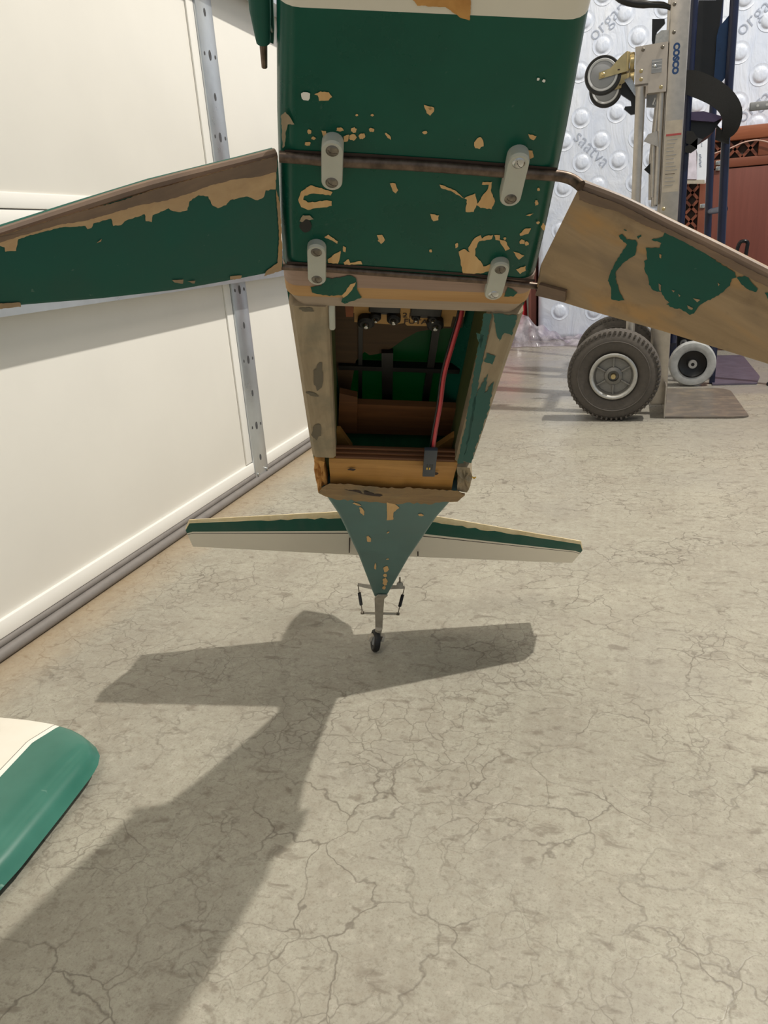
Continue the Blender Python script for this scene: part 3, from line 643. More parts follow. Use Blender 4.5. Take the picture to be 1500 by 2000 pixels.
P(MB().ngon([fL(x, y, .0004) for x, y in ragged(bare, .9, 4)]), 'bare_patch', wood('pale_leg_wood', '#c9a97f', '#b8966d', '#9a8064', (150, 14, 150), .6, .5), legL, None, False)
brown = S4([(-60, 475), (0, 497), (90, 466), (300, 405), (420, 388), (560, 350), (700, 308), (830, 285), (960, 248), (1060, 208), (1180, 178), (1300, 165), (1395, 140), (1398, 60), (1230, 105), (1030, 160), (770, 232), (600, 290), (385, 345), (0, 462), (-60, 478)])
P(MB().ngon([fL(x, y, .0007) for x, y in ragged(brown, .8, 5)]), 'grimy_edge', M['legedge'], legL, None, False)
for poly in (S4([(1392, 228), (1412, 300), (1420, 450), (1424, 560), (1420, 640), (1330, 668), (1345, 640), (1400, 600), (1408, 480), (1398, 330)]), S4([(868, 688), (925, 684), (922, 705), (880, 700)]), S4([(945, 695), (985, 690), (980, 705)]), S4([(-40, 806), (100, 800), (104, 822), (-40, 836)]), S4([(1160, 668), (1220, 664), (1215, 680), (1160, 686)]), S4([(485, 500), (512, 478), (508, 492)])):
    P(MB().ngon([fL(x, y, .0006) for x, y in ragged(poly, .8, 4)]), 'bare_fleck', M['legwood'], legL, None, False)
# paint chips on the belly
def c1(p): return [(450+x/3.75, y/3.75) for x, y in p]
def c2(p): return [(800+x/3.75, 150+y/3.75) for x, y in p]
def c3(p): return [(500+x/3.75, 350+y/3.75) for x, y in p]
chips = [c3([(310, 150), (330, 90), (400, 45), (480, 65), (560, 95), (545, 120), (490, 110), (420, 105), (355, 120), (345, 150), (380, 170), (450, 165), (500, 155), (555, 160), (555, 195), (520, 205), (450, 210), (380, 225), (330, 205)]),
 c2([(360, 1280), (400, 1260), (440, 1285), (430, 1250), (480, 1180), (520, 1160), (530, 1185), (560, 1165), (610, 1160), (600, 1190), (550, 1200), (510, 1205), (480, 1260), (480, 1310), (520, 1350), (540, 1390), (590, 1370), (590, 1420), (520, 1440), (390, 1445), (375, 1360)]),
 c2([(620, 1160), (660, 1160), (660, 1190), (700, 1200), (735, 1260), (700, 1275), (680, 1240), (660, 1200), (630, 1195)]), c2([(760, 1280), (800, 1290), (840, 1310), (800, 1340)]),
 c2([(805, 1150), (850, 1110), (890, 1110), (870, 1150), (810, 1165)]), c2([(780, 1410), (850, 1385), (850, 1420), (810, 1445)]),
 c2([(410, 990), (420, 900), (400, 890), (440, 870), (480, 855), (495, 930), (520, 900), (540, 860), (570, 830), (580, 790), (530, 790), (535, 770), (605, 770), (595, 830), (625, 910), (600, 970), (520, 960), (490, 940), (470, 990)]),
 c2([(220, 790), (260, 800), (330, 830), (400, 890), (380, 885), (300, 835), (230, 815)]), c2([(105, 205), (180, 225), (178, 255), (150, 285), (125, 265)]),
 c2([(860, 535), (900, 540), (910, 590), (880, 600)]), c2([(870, 420), (930, 435), (910, 465), (880, 450)]), c2([(850, 1015), (910, 1000), (880, 1022)]),
 c1([(640, 700), (615, 690), (660, 670), (720, 675), (745, 710), (720, 735), (650, 740)]), c1([(665, 955), (700, 960), (715, 1005), (690, 1025)]), c1([(830, 1000), (870, 985), (860, 1035), (830, 1040)]),
 c3([(1275, 255), (1340, 265), (1335, 300), (1300, 308), (1285, 290)]), c3([(980, 30), (1020, 30), (1042, 80), (1025, 105), (1000, 85)]), c3([(885, 410), (925, 408), (945, 445), (915, 475)]),
 c3([(500, 425), (530, 405), (600, 455), (595, 472), (560, 450)]), c3([(640, 490), (658, 500), (655, 535), (638, 530)]), c3([(525, 590), (560, 560), (620, 525), (610, 590), (600, 620), (530, 615)]), c3([(640, 610), (680, 585), (690, 612), (770, 600), (780, 625), (650, 628)]),
 blob(936, 279, 9, 12, .1), blob(840, 212, 3, 3), blob(727, 225, 3, 2.5), blob(1048, 396, 3, 6), blob(892, 479, 3, 5, .3), blob(841, 490, 3, 3), blob(1020, 472, 5, 5), blob(1029, 476, 4, 4),
 blob(664, 253, 7, 4), blob(691, 254, 6, 5), blob(689, 268, 7, 6), blob(707, 266, 6, 6), blob(726, 254, 5, 4), blob(758, 266, 8, 3, .9), blob(604, 257, 4, 5), blob(601, 281, 6, 4), blob(830, 259, 5, 3), blob(612, 270, 4, 3), blob(1052, 370, 3, 3), blob(1061, 443, 4, 7), blob(1051, 435, 3, 3), blob(697, 225, 3, 2), blob(740, 470, 2, 2), blob(986, 466, 2.5, 2.5)]
for poly in chips:
    P(MB().ngon([tuple(loc(x, y, .0004)) for x, y in ragged(poly, .9, 4)]), 'paint_chip', M['balsa'], None, None, False)
for poly, m in ((blob(597, 188, 9, 9, 0, 12, .2), 'lip'), (blob(1051, 155, 3, 3), 'lip'), (blob(1062, 158, 3, 3), 'lip'), ([(804, -30), (930, -30), (919, 0), (919, 20), (917, 40), (900, 35), (870, 14), (815, 11), (806, 0)], 'splinter'), (c3([(400, 790), (480, 780), (500, 720), (560, 730), (690, 705), (735, 730), (740, 810), (775, 865), (720, 890), (650, 912), (625, 900), (640, 850), (570, 855), (490, 850), (410, 830)]), 'green'), (c2([(690, 1610), (720, 1540), (790, 1580), (760, 1610)]), 'green')):
    P(MB().ngon([tuple(loc(x, y, .0006)) for x, y in ragged(poly, .9, 4)]), 'paint_remnant' if m == 'green' else 'paint_chip', M[m], None, None, False)
P(MB().ngon([tuple(loc(x, y, .0008)) for x, y in ragged(c3([(630, 850), (660, 820), (690, 770), (730, 755), (705, 810), (670, 850), (640, 870)]), .8, 4)]), 'bare_fleck', M['balsa'], None, None, False)
# left edge worn patch, round hole near the left rear strap
P(MB().ngon([tuple(loc(x, y, .0005)) for x, y in ragged([(549, 225), (557, 218), (566, 228), (575, 243), (562, 243), (558, 258), (556, 285), (552, 290)], 1, 4)]), 'bare_fleck', M['grey_wood'], None, None, False)
P(MB().ngon([tuple(loc(x, y, .0005)) for x, y in blob(597, 441, 12, 13, 0, 20, .06)]), 'hole', M['black'], None, None, False)
P(MB().ngon([tuple(loc(x, y, .0007)) for x, y in ragged([(585, 432), (592, 420), (605, 421), (613, 428), (606, 430), (597, 428), (590, 434)], .8, 3)]), 'bare_fleck', M['grey_wood'], None, None, False)
# paint remnants on the right hatch rail, stains on the left
for poly in ([(945, 613), (960, 613), (952, 660), (943, 700), (936, 740), (930, 775), (922, 830), (905, 905), (893, 905), (905, 850), (918, 780), (930, 700)], [(962, 612), (1010, 616), (1000, 655), (985, 650), (975, 668), (968, 640)], [(950, 690), (968, 696), (962, 712), (945, 706)], [(925, 780), (953, 730), (945, 770), (965, 745), (955, 800), (930, 870), (920, 905), (905, 900), (912, 860), (920, 815)], [(930, 650), (945, 655), (938, 680)]):
    P(MB().ngon([tuple(loc(x, y, .0006)) for x, y in ragged(poly, 1.6, 4)]), 'paint_remnant', M['rail_green'], None, None, False)
for poly in (blob(622, 735, 10, 24, .1, 16, .25), blob(618, 842, 9, 16, .1, 14, .25), blob(600, 605, 14, 4, .1), blob(610, 770, 12, 3, .3)):
    P(MB().ngon([tuple(loc(x, y, .0005)) for x, y in poly]), 'stain', wood('dark_stain', '#5f584a', '#6c6250'), None, None, False)
# chips on the rear fuselage
for poly in ([(755, 981), (772, 985), (780, 992), (769, 1000), (768, 1015), (755, 1016), (756, 1000)], blob(707, 998, 4, 8, -.4), blob(720, 1053, 4, 7, -.3), blob(822, 1006, 5, 2.5), blob(733, 1107, 2, 6), blob(754, 1112, 5, 6), blob(752, 1124, 4, 3), blob(752, 1136, 4.5, 7), blob(750, 1148, 3.5, 3), blob(758, 1040, 3, 1.2, -.5), blob(757, 1092, 3, 1), blob(697, 985, 8, 2, .3)):
    P(MB().ngon([tuple(loc(x, y, .0006)) for x, y in ragged(poly, .7, 3)]), 'paint_chip', M['balsa'], None, None, False)
# tube and bracket beside the nose
tb = P(MB().tube([loc(503, -60, -.012), loc(508, 20, -.012), loc(513, 70, -.012), loc(514, 82, -.012)], [.0052, .0048, .0036, .0032], 14), 'strut_tube', M['green_leg'])
P(MB().tube([loc(514, 80, -.012), loc(515, 100, -.012), loc(516.5, 131, -.012)], [.0019, .0017, .0014], 10), 'rod_end', M['wire'], tb)
P(MB().prism(plu([(517, -40), (531, -40), (535, 60), (534, 86), (524, 82), (512, 40)], -.016), (0, 0, -.003)), 'mount_plate', M['green_leg'], tb, None)
P(MB().tube([loc(521, 40, -.013), loc(531, 62, -.013)], .0009, 8), 'bolt', M['steel'], tb)
# eyelet on the right edge of the sill
P(MB().tube([loc(921, 931, -.004), loc(926, 934, -.004), loc(929, 932, -.004)], .0008, 6), 'brass_eyelet', M['gold'])

# ================================================================== loose wing on the floor
def wing():
    zt = .034
    xle = lambda y: float(np.interp(y, [-.5, .41, .5525], [-.520, -.5365, -.5555]))
    fl = lambda px, py: on_floor(px, py, zt)
    a, b, c = fl(0, 1517), fl(62, 1450), fl(128, 1404)
    def nl(p, q): d = nrm((q-p)[:2]); n_ = np.array([d[1], -d[0]]); return ((p[0], p[1]), (n_[0], n_[1]))
    base = np.array([-.70, .1, 0]); sh = lambda l: ((l[0][0]-base[0], l[0][1]-base[1]), l[1])
    mat = mat_wing(None, sh(nl(a, b)), sh(nl(b, c)))
    r = empty('airplane_wing', base, 'loose wing panel with green leading edge and cream skin lying flat on the concrete', 'wing')
    prof = [(0, .40), (.012, .62), (.04, .80), (.10, .95), (.2, 1.0), (.35, .98), (.6, .75), (.85, .40), (1, .18)]
    tipo = [fl(*q) for q in ((172, 1458), (178, 1440), (168, 1424), (150, 1411), (120, 1404), (60, 1393), (0, 1390))]
    ys = list(np.linspace(-.5, .50, 14))+[.52, .535, .548, .558, .570, .582, .592, .599, .6035, .606]
    def xl(y):
        t = [(-.5, -.520), (.41, -.5365), (.5525, -.5555), (.567, -.559), (.5827, -.567), (.5943, -.582), (.6029, -.603), (.6065, -.63)]
        return float(np.interp(y, [q[0] for q in t], [q[1] for q in t]))
    rings = []
    for y in ys:
        x0, x1 = xl(y), -.80; k = float(np.interp(y, [.5, .57, .606], [1, .9, .45])); ring_ = []
        hgt_ = zt*k; zb = .009+(zt-hgt_)*.55
        for f, h in prof: ring_.append((x0+(x1-x0)*f, y, zb+(hgt_)*h*.74+.0))
        for f, h in reversed(prof): ring_.append((x0+(x1-x0)*f+(.006 if f == 0 else 0), y, zb+hgt_*h*.74*.12 if f > .05 else zb+hgt_*.1))
        rings.append(ring_)
    mb = MB(); mb.loft(rings); mb.build('wing_skin', r, mat, 40, base)
    for q in (.0, .35): MB().box((-.72, -.3+q, 0), (-.64, -.26+q, .011), .001).build('mounting_block', r, M['balsa'], None, base)
wing()

# ================================================================== silver hand truck
def wheel(par, c, r, w_, off, tread=True, name='wheel'):
    c = np.array(c); ax = (0, 1, 0)
    pr = [(r*.50, w_*.30), (r*.56, w_*.42), (r*.75, w_*.50), (r*.90, w_*.44), (r*.97, w_*.33), (r, w_*.15), (r, -w_*.15), (r*.97, -w_*.33), (r*.90, -w_*.44), (r*.75, -w_*.50), (r*.56, -w_*.42), (r*.50, -w_*.30)]
    ty = MB().lathe(pr, c, ax, 48).build(name, par, M['tyre'], 50, off)
    tr_ = MB()
    for k in range(56):
        a = 2*math.pi*k/56
        for sg in (-1, 1):
            e = np.array([math.cos(a), 0, math.sin(a)]); t = np.array([-math.sin(a), 0, math.cos(a)])
            o = c+e*(r*.955)+np.array([0, sg*w_*.34, 0])
            tr_.box((-r*.034, -r*.030, -w_*.12), (r*.030, r*.012, w_*.12), 0, X=lambda p, o=o, e=e, t=t: o+e*p[0]+t*p[1]+np.array([0, 1., 0])*p[2])
    t_ = tr_.build('tread_blocks', ty, M['tyre'], None, off); t_['kind'] = 'stuff'
    MB().lathe([(r*.745, -w_*.51), (r*.76, -w_*.525), (r*.775, -w_*.51)], c, ax, 48).build('sidewall_ring', ty, M['tyre'], 60, off)
    hb = MB().lathe([(r*.49, -w_*.25), (r*.50, -w_*.46), (r*.46, -w_*.47), (r*.41, -w_*.40), (r*.38, -w_*.22), (r*.20, -w_*.22), (r*.19, -w_*.30), (r*.12, -w_*.36), (r*.11, -w_*.2), (.0001, -w_*.2), (.0001, w_*.2), (r*.38, w_*.22), (r*.49, w_*.25)], c, ax, 40).build('hub', par, M['hubcore'], 40, off)
    MB().lathe([(r*.485, -w_*.40), (r*.51, -w_*.47), (r*.495, -w_*.50), (r*.45, -w_*.49), (r*.42, -w_*.42)], c, ax, 44).build('rim_lip', hb, M['castalu'], 60, off)
    for k in range(6):
        a = math.pi/2+2*math.pi*k/6; e = np.array([math.cos(a), 0, math.sin(a)]); t = np.array([-math.sin(a), 0, math.cos(a)])
        MB().box((r*.19, -r*.018, -w_*.33), (r*.41, r*.018, -w_*.2), .001, X=lambda p, e=e, t=t: c+e*p[0]+t*p[1]+np.array([0, 1., 0])*p[2]).build('hub_rib', hb, M['hubcore'], None, off)
    MB().lathe([(.0001, -w_*.52), (r*.05, -w_*.52), (r*.06, -w_*.45), (r*.06, 0)], c, ax, 16).build('axle_nut', hb, M['zinc'], 40, off)
def silver_truck():
    r = empty('hand_truck', (.03, 2.5, 0), 'silver aluminium hand truck with big grey air tyres and upturned swivel casters', 'hand truck'); off = np.array([.03, 2.5, 0])
    B = lambda lo, hi, nm, m, bev=.003, par=None: MB().box(lo, hi, bev).build(nm, par or r, M[m], 40, off)
    T = lambda pts, rad, nm, m, par=None: MB().tube(pts, rad, 14).build(nm, par or r, M[m], 50, off)
    wheel(r, (-.037, 2.35, .1345), .1340, .078, off); wheel(r, (-.037, 2.715, .1345), .1340, .078, off)
    T([(-.037, 2.37, .1345), (-.037, 2.70, .1345)], .010, 'axle', 'alu')
    for y in (2.405, 2.650):
        rail = B((.0705, y, .03), (.119, y+.030, 1.60), 'rail', 'alu', .005)
        T([(.0055, y+.015, .16), (.0055, y+.015, .90)], .0130, 'folding_tube', 'alu')
        T([(.060, y+.014, .60), (.060, y+.014, .89)], .0090, 'brace_tube', 'alu')
        T([(.050, y+.018, .62), (.046, y+.018, .74), (.055, y+.018, .88)], .0075, 'brace_tube', 'alu')
        pl = MB(); pl.prism([(-.0126, y-.004, .994), (.0691, y-.004, .9965), (.0705, y-.004, .880), (.024, y-.004, .881), (.024, y-.004, .905), (-.0095, y-.004, .905)], (0, .036, 0))
        pl = pl.build('corner_bracket', r, M['greyplate'], None, off)
        if y < 2.5:
            for x_, z_ in ((1256, 97), (1294, 92), (1252, 139), (1252, 155), (1291, 170)):
                c = on_y(x_, z_, y-.004); MB().lathe([(.0001, -.003), (.003, -.0028), (.0048, -.001), (.0048, 0)], c, (0, 1, 0), 14).build('rivet', pl, M['zinc'] if z_ > 120 else M['screw'], 40, off)
            w0 = on_y(1273, 117, y-.0045); w1_ = on_y(1292, 141, y-.0045)
            MB().box((w0[0], y-.0052, w1_[2]), (w1_[0], y-.0042, w0[2])).build('lock_window', pl, M['greypl'], None, off)
            for q in (.3, .55, .8): MB().box((w0[0]+.001, y-.0058, w1_[2]+(w0[2]-w1_[2])*q), (w1_[0]-.001, y-.005, w1_[2]+(w0[2]-w1_[2])*q+.0015)).build('spring_turn', pl, M['lightgrey'], None, off)
            MB().lathe([(.0001, -.004), (.004, -.003), (.004, 0)], on_y(1280, 129, y-.005), (0, 1, 0), 12).build('lock_pin', pl, M['steel'], 40, off)
            for x_, z_ in ((1317, 8), (1316, 63), (1296, 408)):
                MB().lathe([(.0001, -.003), (.003, -.0028), (.0048, -.001), (.0048, 0)], on_y(x_, z_, y), (0, 1, 0), 14).build('rivet', rail, M['screw'] if z_ < 100 else M['zinc'], 40, off)
            # printed name and worn instruction label
            t0 = on_y(1317, 84, y-.0006); t1 = on_y(1318, 142, y-.0006); ht = t0[2]-t1[2]
            text_mb('COSCO', ht/3.35, (t0[0]-.0005, y-.0006, t0[2]), (0, 0, -1), (1, 0, 0), bold=.0014).build('lettering', rail, M['bluetext'], None, off, False)
            a0, a1 = on_y(1298, 237, y-.0005), on_y(1320, 374, y-.0005)
            lb = MB().box((.0745, y-.0008, a1[2]), (.1165, y-.0002, a0[2])).build('instruction_label', rail, M['label'], None, off)
            zz = on_y(1315, 263, y)[2]; MB().box((.0765, y-.0014, zz-.0025), (.115, y-.0007, zz+.0025)).build('red_line', lb, M['redtext'], None, off)
            for k in range(13):
                z_ = zz-.012-k*.0095
                if z_ > a1[2]+.004: MB().box((.079, y-.0013, z_-.0007), (.079+rnd.uniform(.018, .032), y-.0007, z_+.0007)).build('text_line', lb, M['greypl'] if k != 9 else M['darkgap'], None, off)
        # gusset
        g = [on_y(x_, z_, y+.004) for x_, z_ in ((1257, 276), (1266, 262), (1284, 256), (1286, 287))]
        MB().prism([(p[0], y+.004, p[2]) for p in g], (0, .004, 0)).build('gusset', r, M['alu'], None, off)
        # caster: fork, swivel plate, wheel
        cc = np.array([-.0945, y+.015, .9395])
        cw = MB().lathe([(.030, -.011), (.046, -.0125), (.0485, -.006), (.0485, .006), (.046, .0125), (.030, .011)], cc, (0, 1, 0), 36).build('caster_wheel', r, M['blackrub'], 40, off)
        MB().lathe([(.0001, -.013), (.030, -.013), (.033, -.0115), (.0385, -.0135), (.040, -.0125), (.040, .0125), (.0385, .0135), (.033, .0115), (.030, .013), (.0001, .013)], cc, (0, 1, 0), 36).build('caster_core', cw, M['greypl'], 30, off)
        MB().lathe([(.0335, -.0128), (.0385, -.0142), (.0395, -.0128)], cc, (0, 1, 0), 36).build('core_ring', cw, M['lightgrey'], 30, off)
        for sg in (-1, 1):
            yy = y+.015+sg*.017
            fk_ = MB(); fk_.prism([(cc[0]-.010, yy, .929), (-.028, yy, .9405), (-.024, yy, .9845), (-.034, yy, .9875), (-.050, yy, .976), (-.075, yy, .952), (cc[0]-.010, yy, .945)], (0, .0022, 0))
            fk_ = fk_.build('caster_fork', r, M['zinc'], None, off)
            MB().lathe([(.0001, -.004), (.005, -.003), (.007, -.001), (.007, 0)], (cc[0], yy-.0005, .938), (0, 1, 0), 14).build('axle_bolt', fk_, M['zinc'], 40, off)
            MB().box((-.056, yy-.0008, .9445), (-.050, yy+.003, .9475)).build('slot', fk_, M['darkgap'], None, off)
        B((-.034, y-.004, .940), (-.026, y+.034, .987), 'caster_yoke', 'zinc', .004)
        MB().lathe([(.0001, -.006), (.022, -.006), (.024, -.004), (.024, .004), (.022, .006), (.0001, .006)], (-.019, y+.015, .962), (1, 0, 0), 28).build('swivel_race', r, M['zinc'], 40, off)
    for z in (.30, .70, 1.20): B((.08, 2.42, z), (.105, 2.665, z+.03), 'cross_bar', 'alu')
    # toe plate
    tp_ = MB(); poly = [(.113, 2.353), (.300, 2.355), (.330, 2.362), (.345, 2.375), (.336, 2.74), (.318, 2.775), (.29, 2.79), (.113, 2.79)]
    tp_.prism([(x_, y_, .001) for x_, y_ in poly], (0, 0, .005)); tp_ = tp_.build('toe_plate', r, M['toe'], None, off)
    MB().box((.111, 2.353, .001), (.1145, 2.79, .10), .001).build('toe_upright', tp_, M['alu'], None, off)
    MB().lathe([(.0001, -.002), (.004, -.001), (.004, 0)], (.1135, 2.36, .045), (1, 0, 0), 12).build('rivet', tp_, M['steel'], 40, off)
    # rubber grips and levers
    hp = [on_y(x_, z_, 2.42) for x_, z_ in ((1318, 19), (1295, 10), (1270, 9), (1235, 6), (1212, -2), (1200, -14))]
    g = MB().tube(smooth_path(hp, 3), [.0060]*3+[.0075]*4+[.0095]*9, 14).build('hand_grip', r, M['black'], 50, off)
    lv = [(1275, 88), (1273, 78), (1274, 37), (1298, 37), (1299, 45), (1283, 62), (1281, 88)]
    MB().prism([on_y(x_, z_, 2.43) for x_, z_ in lv], (0, .012, 0)).build('release_lever', r, M['black'], None, off)
    cs = [(1279, 85), (1281, 68), (1292, 59), (1312, 58), (1312, 84)]
    MB().prism([on_y(x_, z_, 2.425) for x_, z_ in cs], (0, .018, 0)).build('lever_housing', r, M['castalu'], None, off)
    lv2 = [(1214, 165), (1232, 152), (1239, 165), (1242, 192), (1243, 222), (1232, 224), (1219, 213), (1221, 208), (1233, 207), (1232, 197), (1212, 184)]
    MB().prism([on_y(x_, z_, 2.50) for x_, z_ in lv2], (0, .014, 0)).build('fold_latch', r, M['black'], None, off)
    MB().prism([on_y(x_, z_, 2.47) for x_, z_ in ((1219, 156), (1232, 149), (1241, 168), (1242, 190))], (0, .006, 0)).build('latch_link', r, M['steel'], None, off)
    MB().prism([on_y(x_, z_, 2.56) for x_, z_ in ((1258, 331), (1284, 304), (1284, 354))], (0, .01, 0)).build('rear_bracket', r, M['black'], None, off)
    MB().prism([on_y(x_, z_, 2.45) for x_, z_ in ((1263, 183), (1283, 184), (1281, 209), (1263, 208))], (0, .02, 0)).build('pivot_block', r, M['greypl'], None, off)
    MB().tube([(.046, 2.44, .872), (.040, 2.44, .855)], .004, 10).build('pivot_screw', r, M['steel'], 40, off)
silver_truck()

# ================================================================== navy hand truck behind
def navy_truck():
    off = np.array([.22, 3.1, 0]); r = empty('hand_truck', off, 'navy blue steel hand truck with pale grey rimmed wheels, standing behind the silver one', 'hand truck')
    T = lambda pts, rad, nm, m='navy', par=None: MB().tube(pts, rad, 14).build(nm, par or r, M[m], 50, off)
    for y in (2.90, 3.42):
        T([(.287, y, .03), (.285, y, .48), (.272, y, .86), (.264, y, 1.6)], .0135, 'rail')
    for y in (2.88, 3.30):
        T([(.150, y, .15), (.153, y, .57), (.152, y, 1.6)], .0125, 'rear_rail')
    for z in (.30, .58): T([(.287, 2.90, z), (.287, 3.42, z)], .011, 'cross_bar')
    c = [on_y(x, z, 2.875) for x, z in ((1344, 219), (1374, 217), (1415, 228), (1395, 238), (1344, 234))]
    MB().prism(c, (0, .28, 0)).build('shelf_plate', r, simple('plum_enamel', '#4a3f5c', .35), None, off)
    MB().prism([on_y(x, z, 2.9) for x, z in ((1344, 235), (1398, 231), (1412, 227), (1393, 258), (1372, 272), (1344, 262))], (0, .2, 0)).build('gusset', r, M['black'], None, off)
    MB().prism([on_y(x, z, 2.915) for x, z in ((1405, 52), (1428, 25), (1426, 60), (1420, 148), (1403, 168), (1394, 168), (1400, 70))], (0, .008, 0)).build('side_plate', r, simple('blue_enamel', '#123a68', .3), None, off)
    MB().prism([on_y(x, z, 2.93) for x, z in ((1350, 0), (1412, 0), (1404, 60), (1392, 165), (1352, 150), (1346, 60))], (0, .05, 0)).build('folded_cover', r, M['black'], None, off)
    for y in (2.865, 3.39):
        cc = np.array([.219, y, .0785])
        ty = MB().lathe([(.046, -.017), (.060, -.021), (.073, -.019), (.0775, -.010), (.0775, .010), (.073, .019), (.060, .021), (.046, .017)], cc, (0, 1, 0), 40).build('wheel', r, simple('pale_grey_rim', '#b7b8b6', .45, .2, .12, 60), 40, off)
        hb = MB().lathe([(.047, -.020), (.044, -.014), (.030, -.008), (.0001, -.006), (.0001, .006), (.044, .014), (.047, .02)], cc, (0, 1, 0), 36).build('hub', ty, M['black'], 40, off)
        MB().lathe([(.006, -.024), (.014, -.024), (.015, -.020), (.015, 0)], cc, (0, 1, 0), 20).build('axle_cap', ty, M['castalu'], 40, off)
        MB().lathe([(.0001, -.022), (.006, -.022), (.006, 0)], cc, (0, 1, 0), 14).build('axle_end', ty, M['black'], 40, off)
        MB().box((.282, y+.025, .002), (.300, y+.045, .16), .001).build('frame_upright', r, M['navy'], None, off)
    T([(.219, 2.87, .0785), (.219, 3.38, .0785)], .008, 'axle', 'black')
    MB().prism([(.290, 2.86, .001), (.434, 2.875, .001), (.460, 3.0, .001), (.462, 3.50, .001), (.29, 3.50, .001)], (0, 0, .005)).build('toe_plate', r, simple('plum_steel', '#6f6778', .4, .5, .1, 30), None, off)
    MB().box((.143, 2.885, .06), (.165, 3.38, .17), .003).build('axle_housing', r, M['navy'], None, off)
navy_truck()
def ribbon(pts, width, th=.0025):     # pts: (point, width direction)
    mb_ = MB(); rings = []
    P_ = [np.array(p[0]) for p in pts]
    for i, (p, d) in enumerate(pts):
        t = nrm(P_[min(i+1, len(P_)-1)]-P_[max(i-1, 0)]); d = nrm(np.array(d, float)-t*(np.array(d, float)@t)); n_ = np.cross(t, d)*th
        rings.append([np.array(p)+d*width/2+n_, np.array(p)-d*width/2+n_, np.array(p)-d*width/2-n_, np.array(p)+d*width/2-n_])
    mb_.loft(rings); return mb_
def strap():
    off = np.array([.25, 2.86, .85]); r = empty('webbing_strap', off, 'wide black webbing strap looped around the navy hand truck rails', 'strap')
    mb = MB(); ctr = [(1332, 158), (1352, 162), (1378, 172), (1403, 186), (1421, 203), (1430, 225), (1426, 252), (1412, 270)]
    wid = [34, 40, 40, 38, 36, 34, 26, 10]; rings = []
    S_ = smooth_path([np.array([x, y, w_]) for (x, y), w_ in zip(ctr, wid)], 4); ctr = [(p[0], p[1]) for p in S_]; wid = [p[2] for p in S_]; nn = len(ctr)-1
    for i, (x, y) in enumerate(ctr):
        p = on_y(x, y, 2.858-.06*(i/nn)*(1-i/nn)); q = on_y(*ctr[min(i+1, nn)], 2.862)-on_y(*ctr[max(i-1, 0)], 2.862); q[1] = 0; q = nrm(q); d = np.array([-q[2], 0, q[0]])*wid[i]*.5*.00172
        e = np.array([0, .003, 0]); rings.append([p+d-e, p-d-e, p-d+e, p+d+e])
    mb.loft(rings); mb.build('strap_band', r, M['webbing'], 40, off)
    mb = MB(); rings = []
    for x, y, w_ in ((1340, 268, 20), (1352, 270, 24), (1362, 280, 18), (1350, 290, 16), (1338, 292, 10)):
        p = on_y(x, y, 2.858); d = np.array([0, 0, w_*.00172*.5]); e = np.array([0, .003, 0]); rings.append([p+d-e, p-d-e, p-d+e, p+d+e])
    mb.loft(rings); mb.build('strap_tail', r, M['webbing'], 40, off)
    mb = MB(); rings = []
    for x, y, w_ in ((1398, 258, 26), (1412, 268, 18), (1424, 276, 10)):
        p = on_y(x, y, 2.858); d = np.array([0, 0, w_*.00172*.5]); e = np.array([0, .003, 0]); rings.append([p+d-e, p-d-e, p-d+e, p+d+e])
    mb.loft(rings); mb.build('strap_tail', r, M['webbing'], 40, off)
strap()

# ================================================================== mattress in its plastic bag
def mattress():
    YM = 4.14; off = np.array([.9, YM+.15, 0]); r = empty('mattress', off, 'white quilted mattress in clear plastic wrap standing on edge at the back', 'mattress')
    body = MB().box((-.46, YM, .004), (2.2, YM+.30, 1.95), .035, seg=4).build('quilted_body', r, M['wrap'], 60, off)
    t0 = MB().lathe([(.046, .0004), (.040, .0016), (.034, .0018), (.031, .0005), (.029, -.0018), (.022, -.0048), (.012, -.0062), (.0001, -.0065)], (0, 0, 0), (0, 1, 0), 20)
    me = None
    p00 = on_y(1170, 272, YM); k = 0
    for j in range(-8, 12):
        for i in range(-6, 14):
            x = p00[0]+i*.172+(.086 if j % 2 else 0)+rnd.uniform(-.012, .012); z = p00[2]+j*.100+rnd.uniform(-.01, .01)
            if not (-.40 < x < 1.5 and .06 < z < 1.6): continue
            if me is None:
                o = t0.build('tuft', r, M['wrap'], 60); me = o.data
            else:
                o = bpy.data.objects.new('tuft', me); COL.objects.link(o); o.parent = r
            o.location = np.array([x, YM-.002, z])-off
    def word(body_, px0, px1, h, bold=.0):
        a, b = on_y(*px0, YM), on_y(*px1, YM); d = nrm(b-a); up = np.array([-d[2], 0, d[0]])
        text_mb(body_, h, (a[0], YM-.003, a[2]), d, up, bold=-.0011).build('printed_word', r, M['print'], None, off, False)
    word('saatva', (1118, 270), (1200, 352), .086); word('organic', (1160, 82), (1228, 14), .082); word('organic', (1448, 72), (1510, 12), .084)
    word('organic', (1448, 242), (1510, 190), .084); word('saatva', (1090, 470), (1170, 550), .086)
mattress()
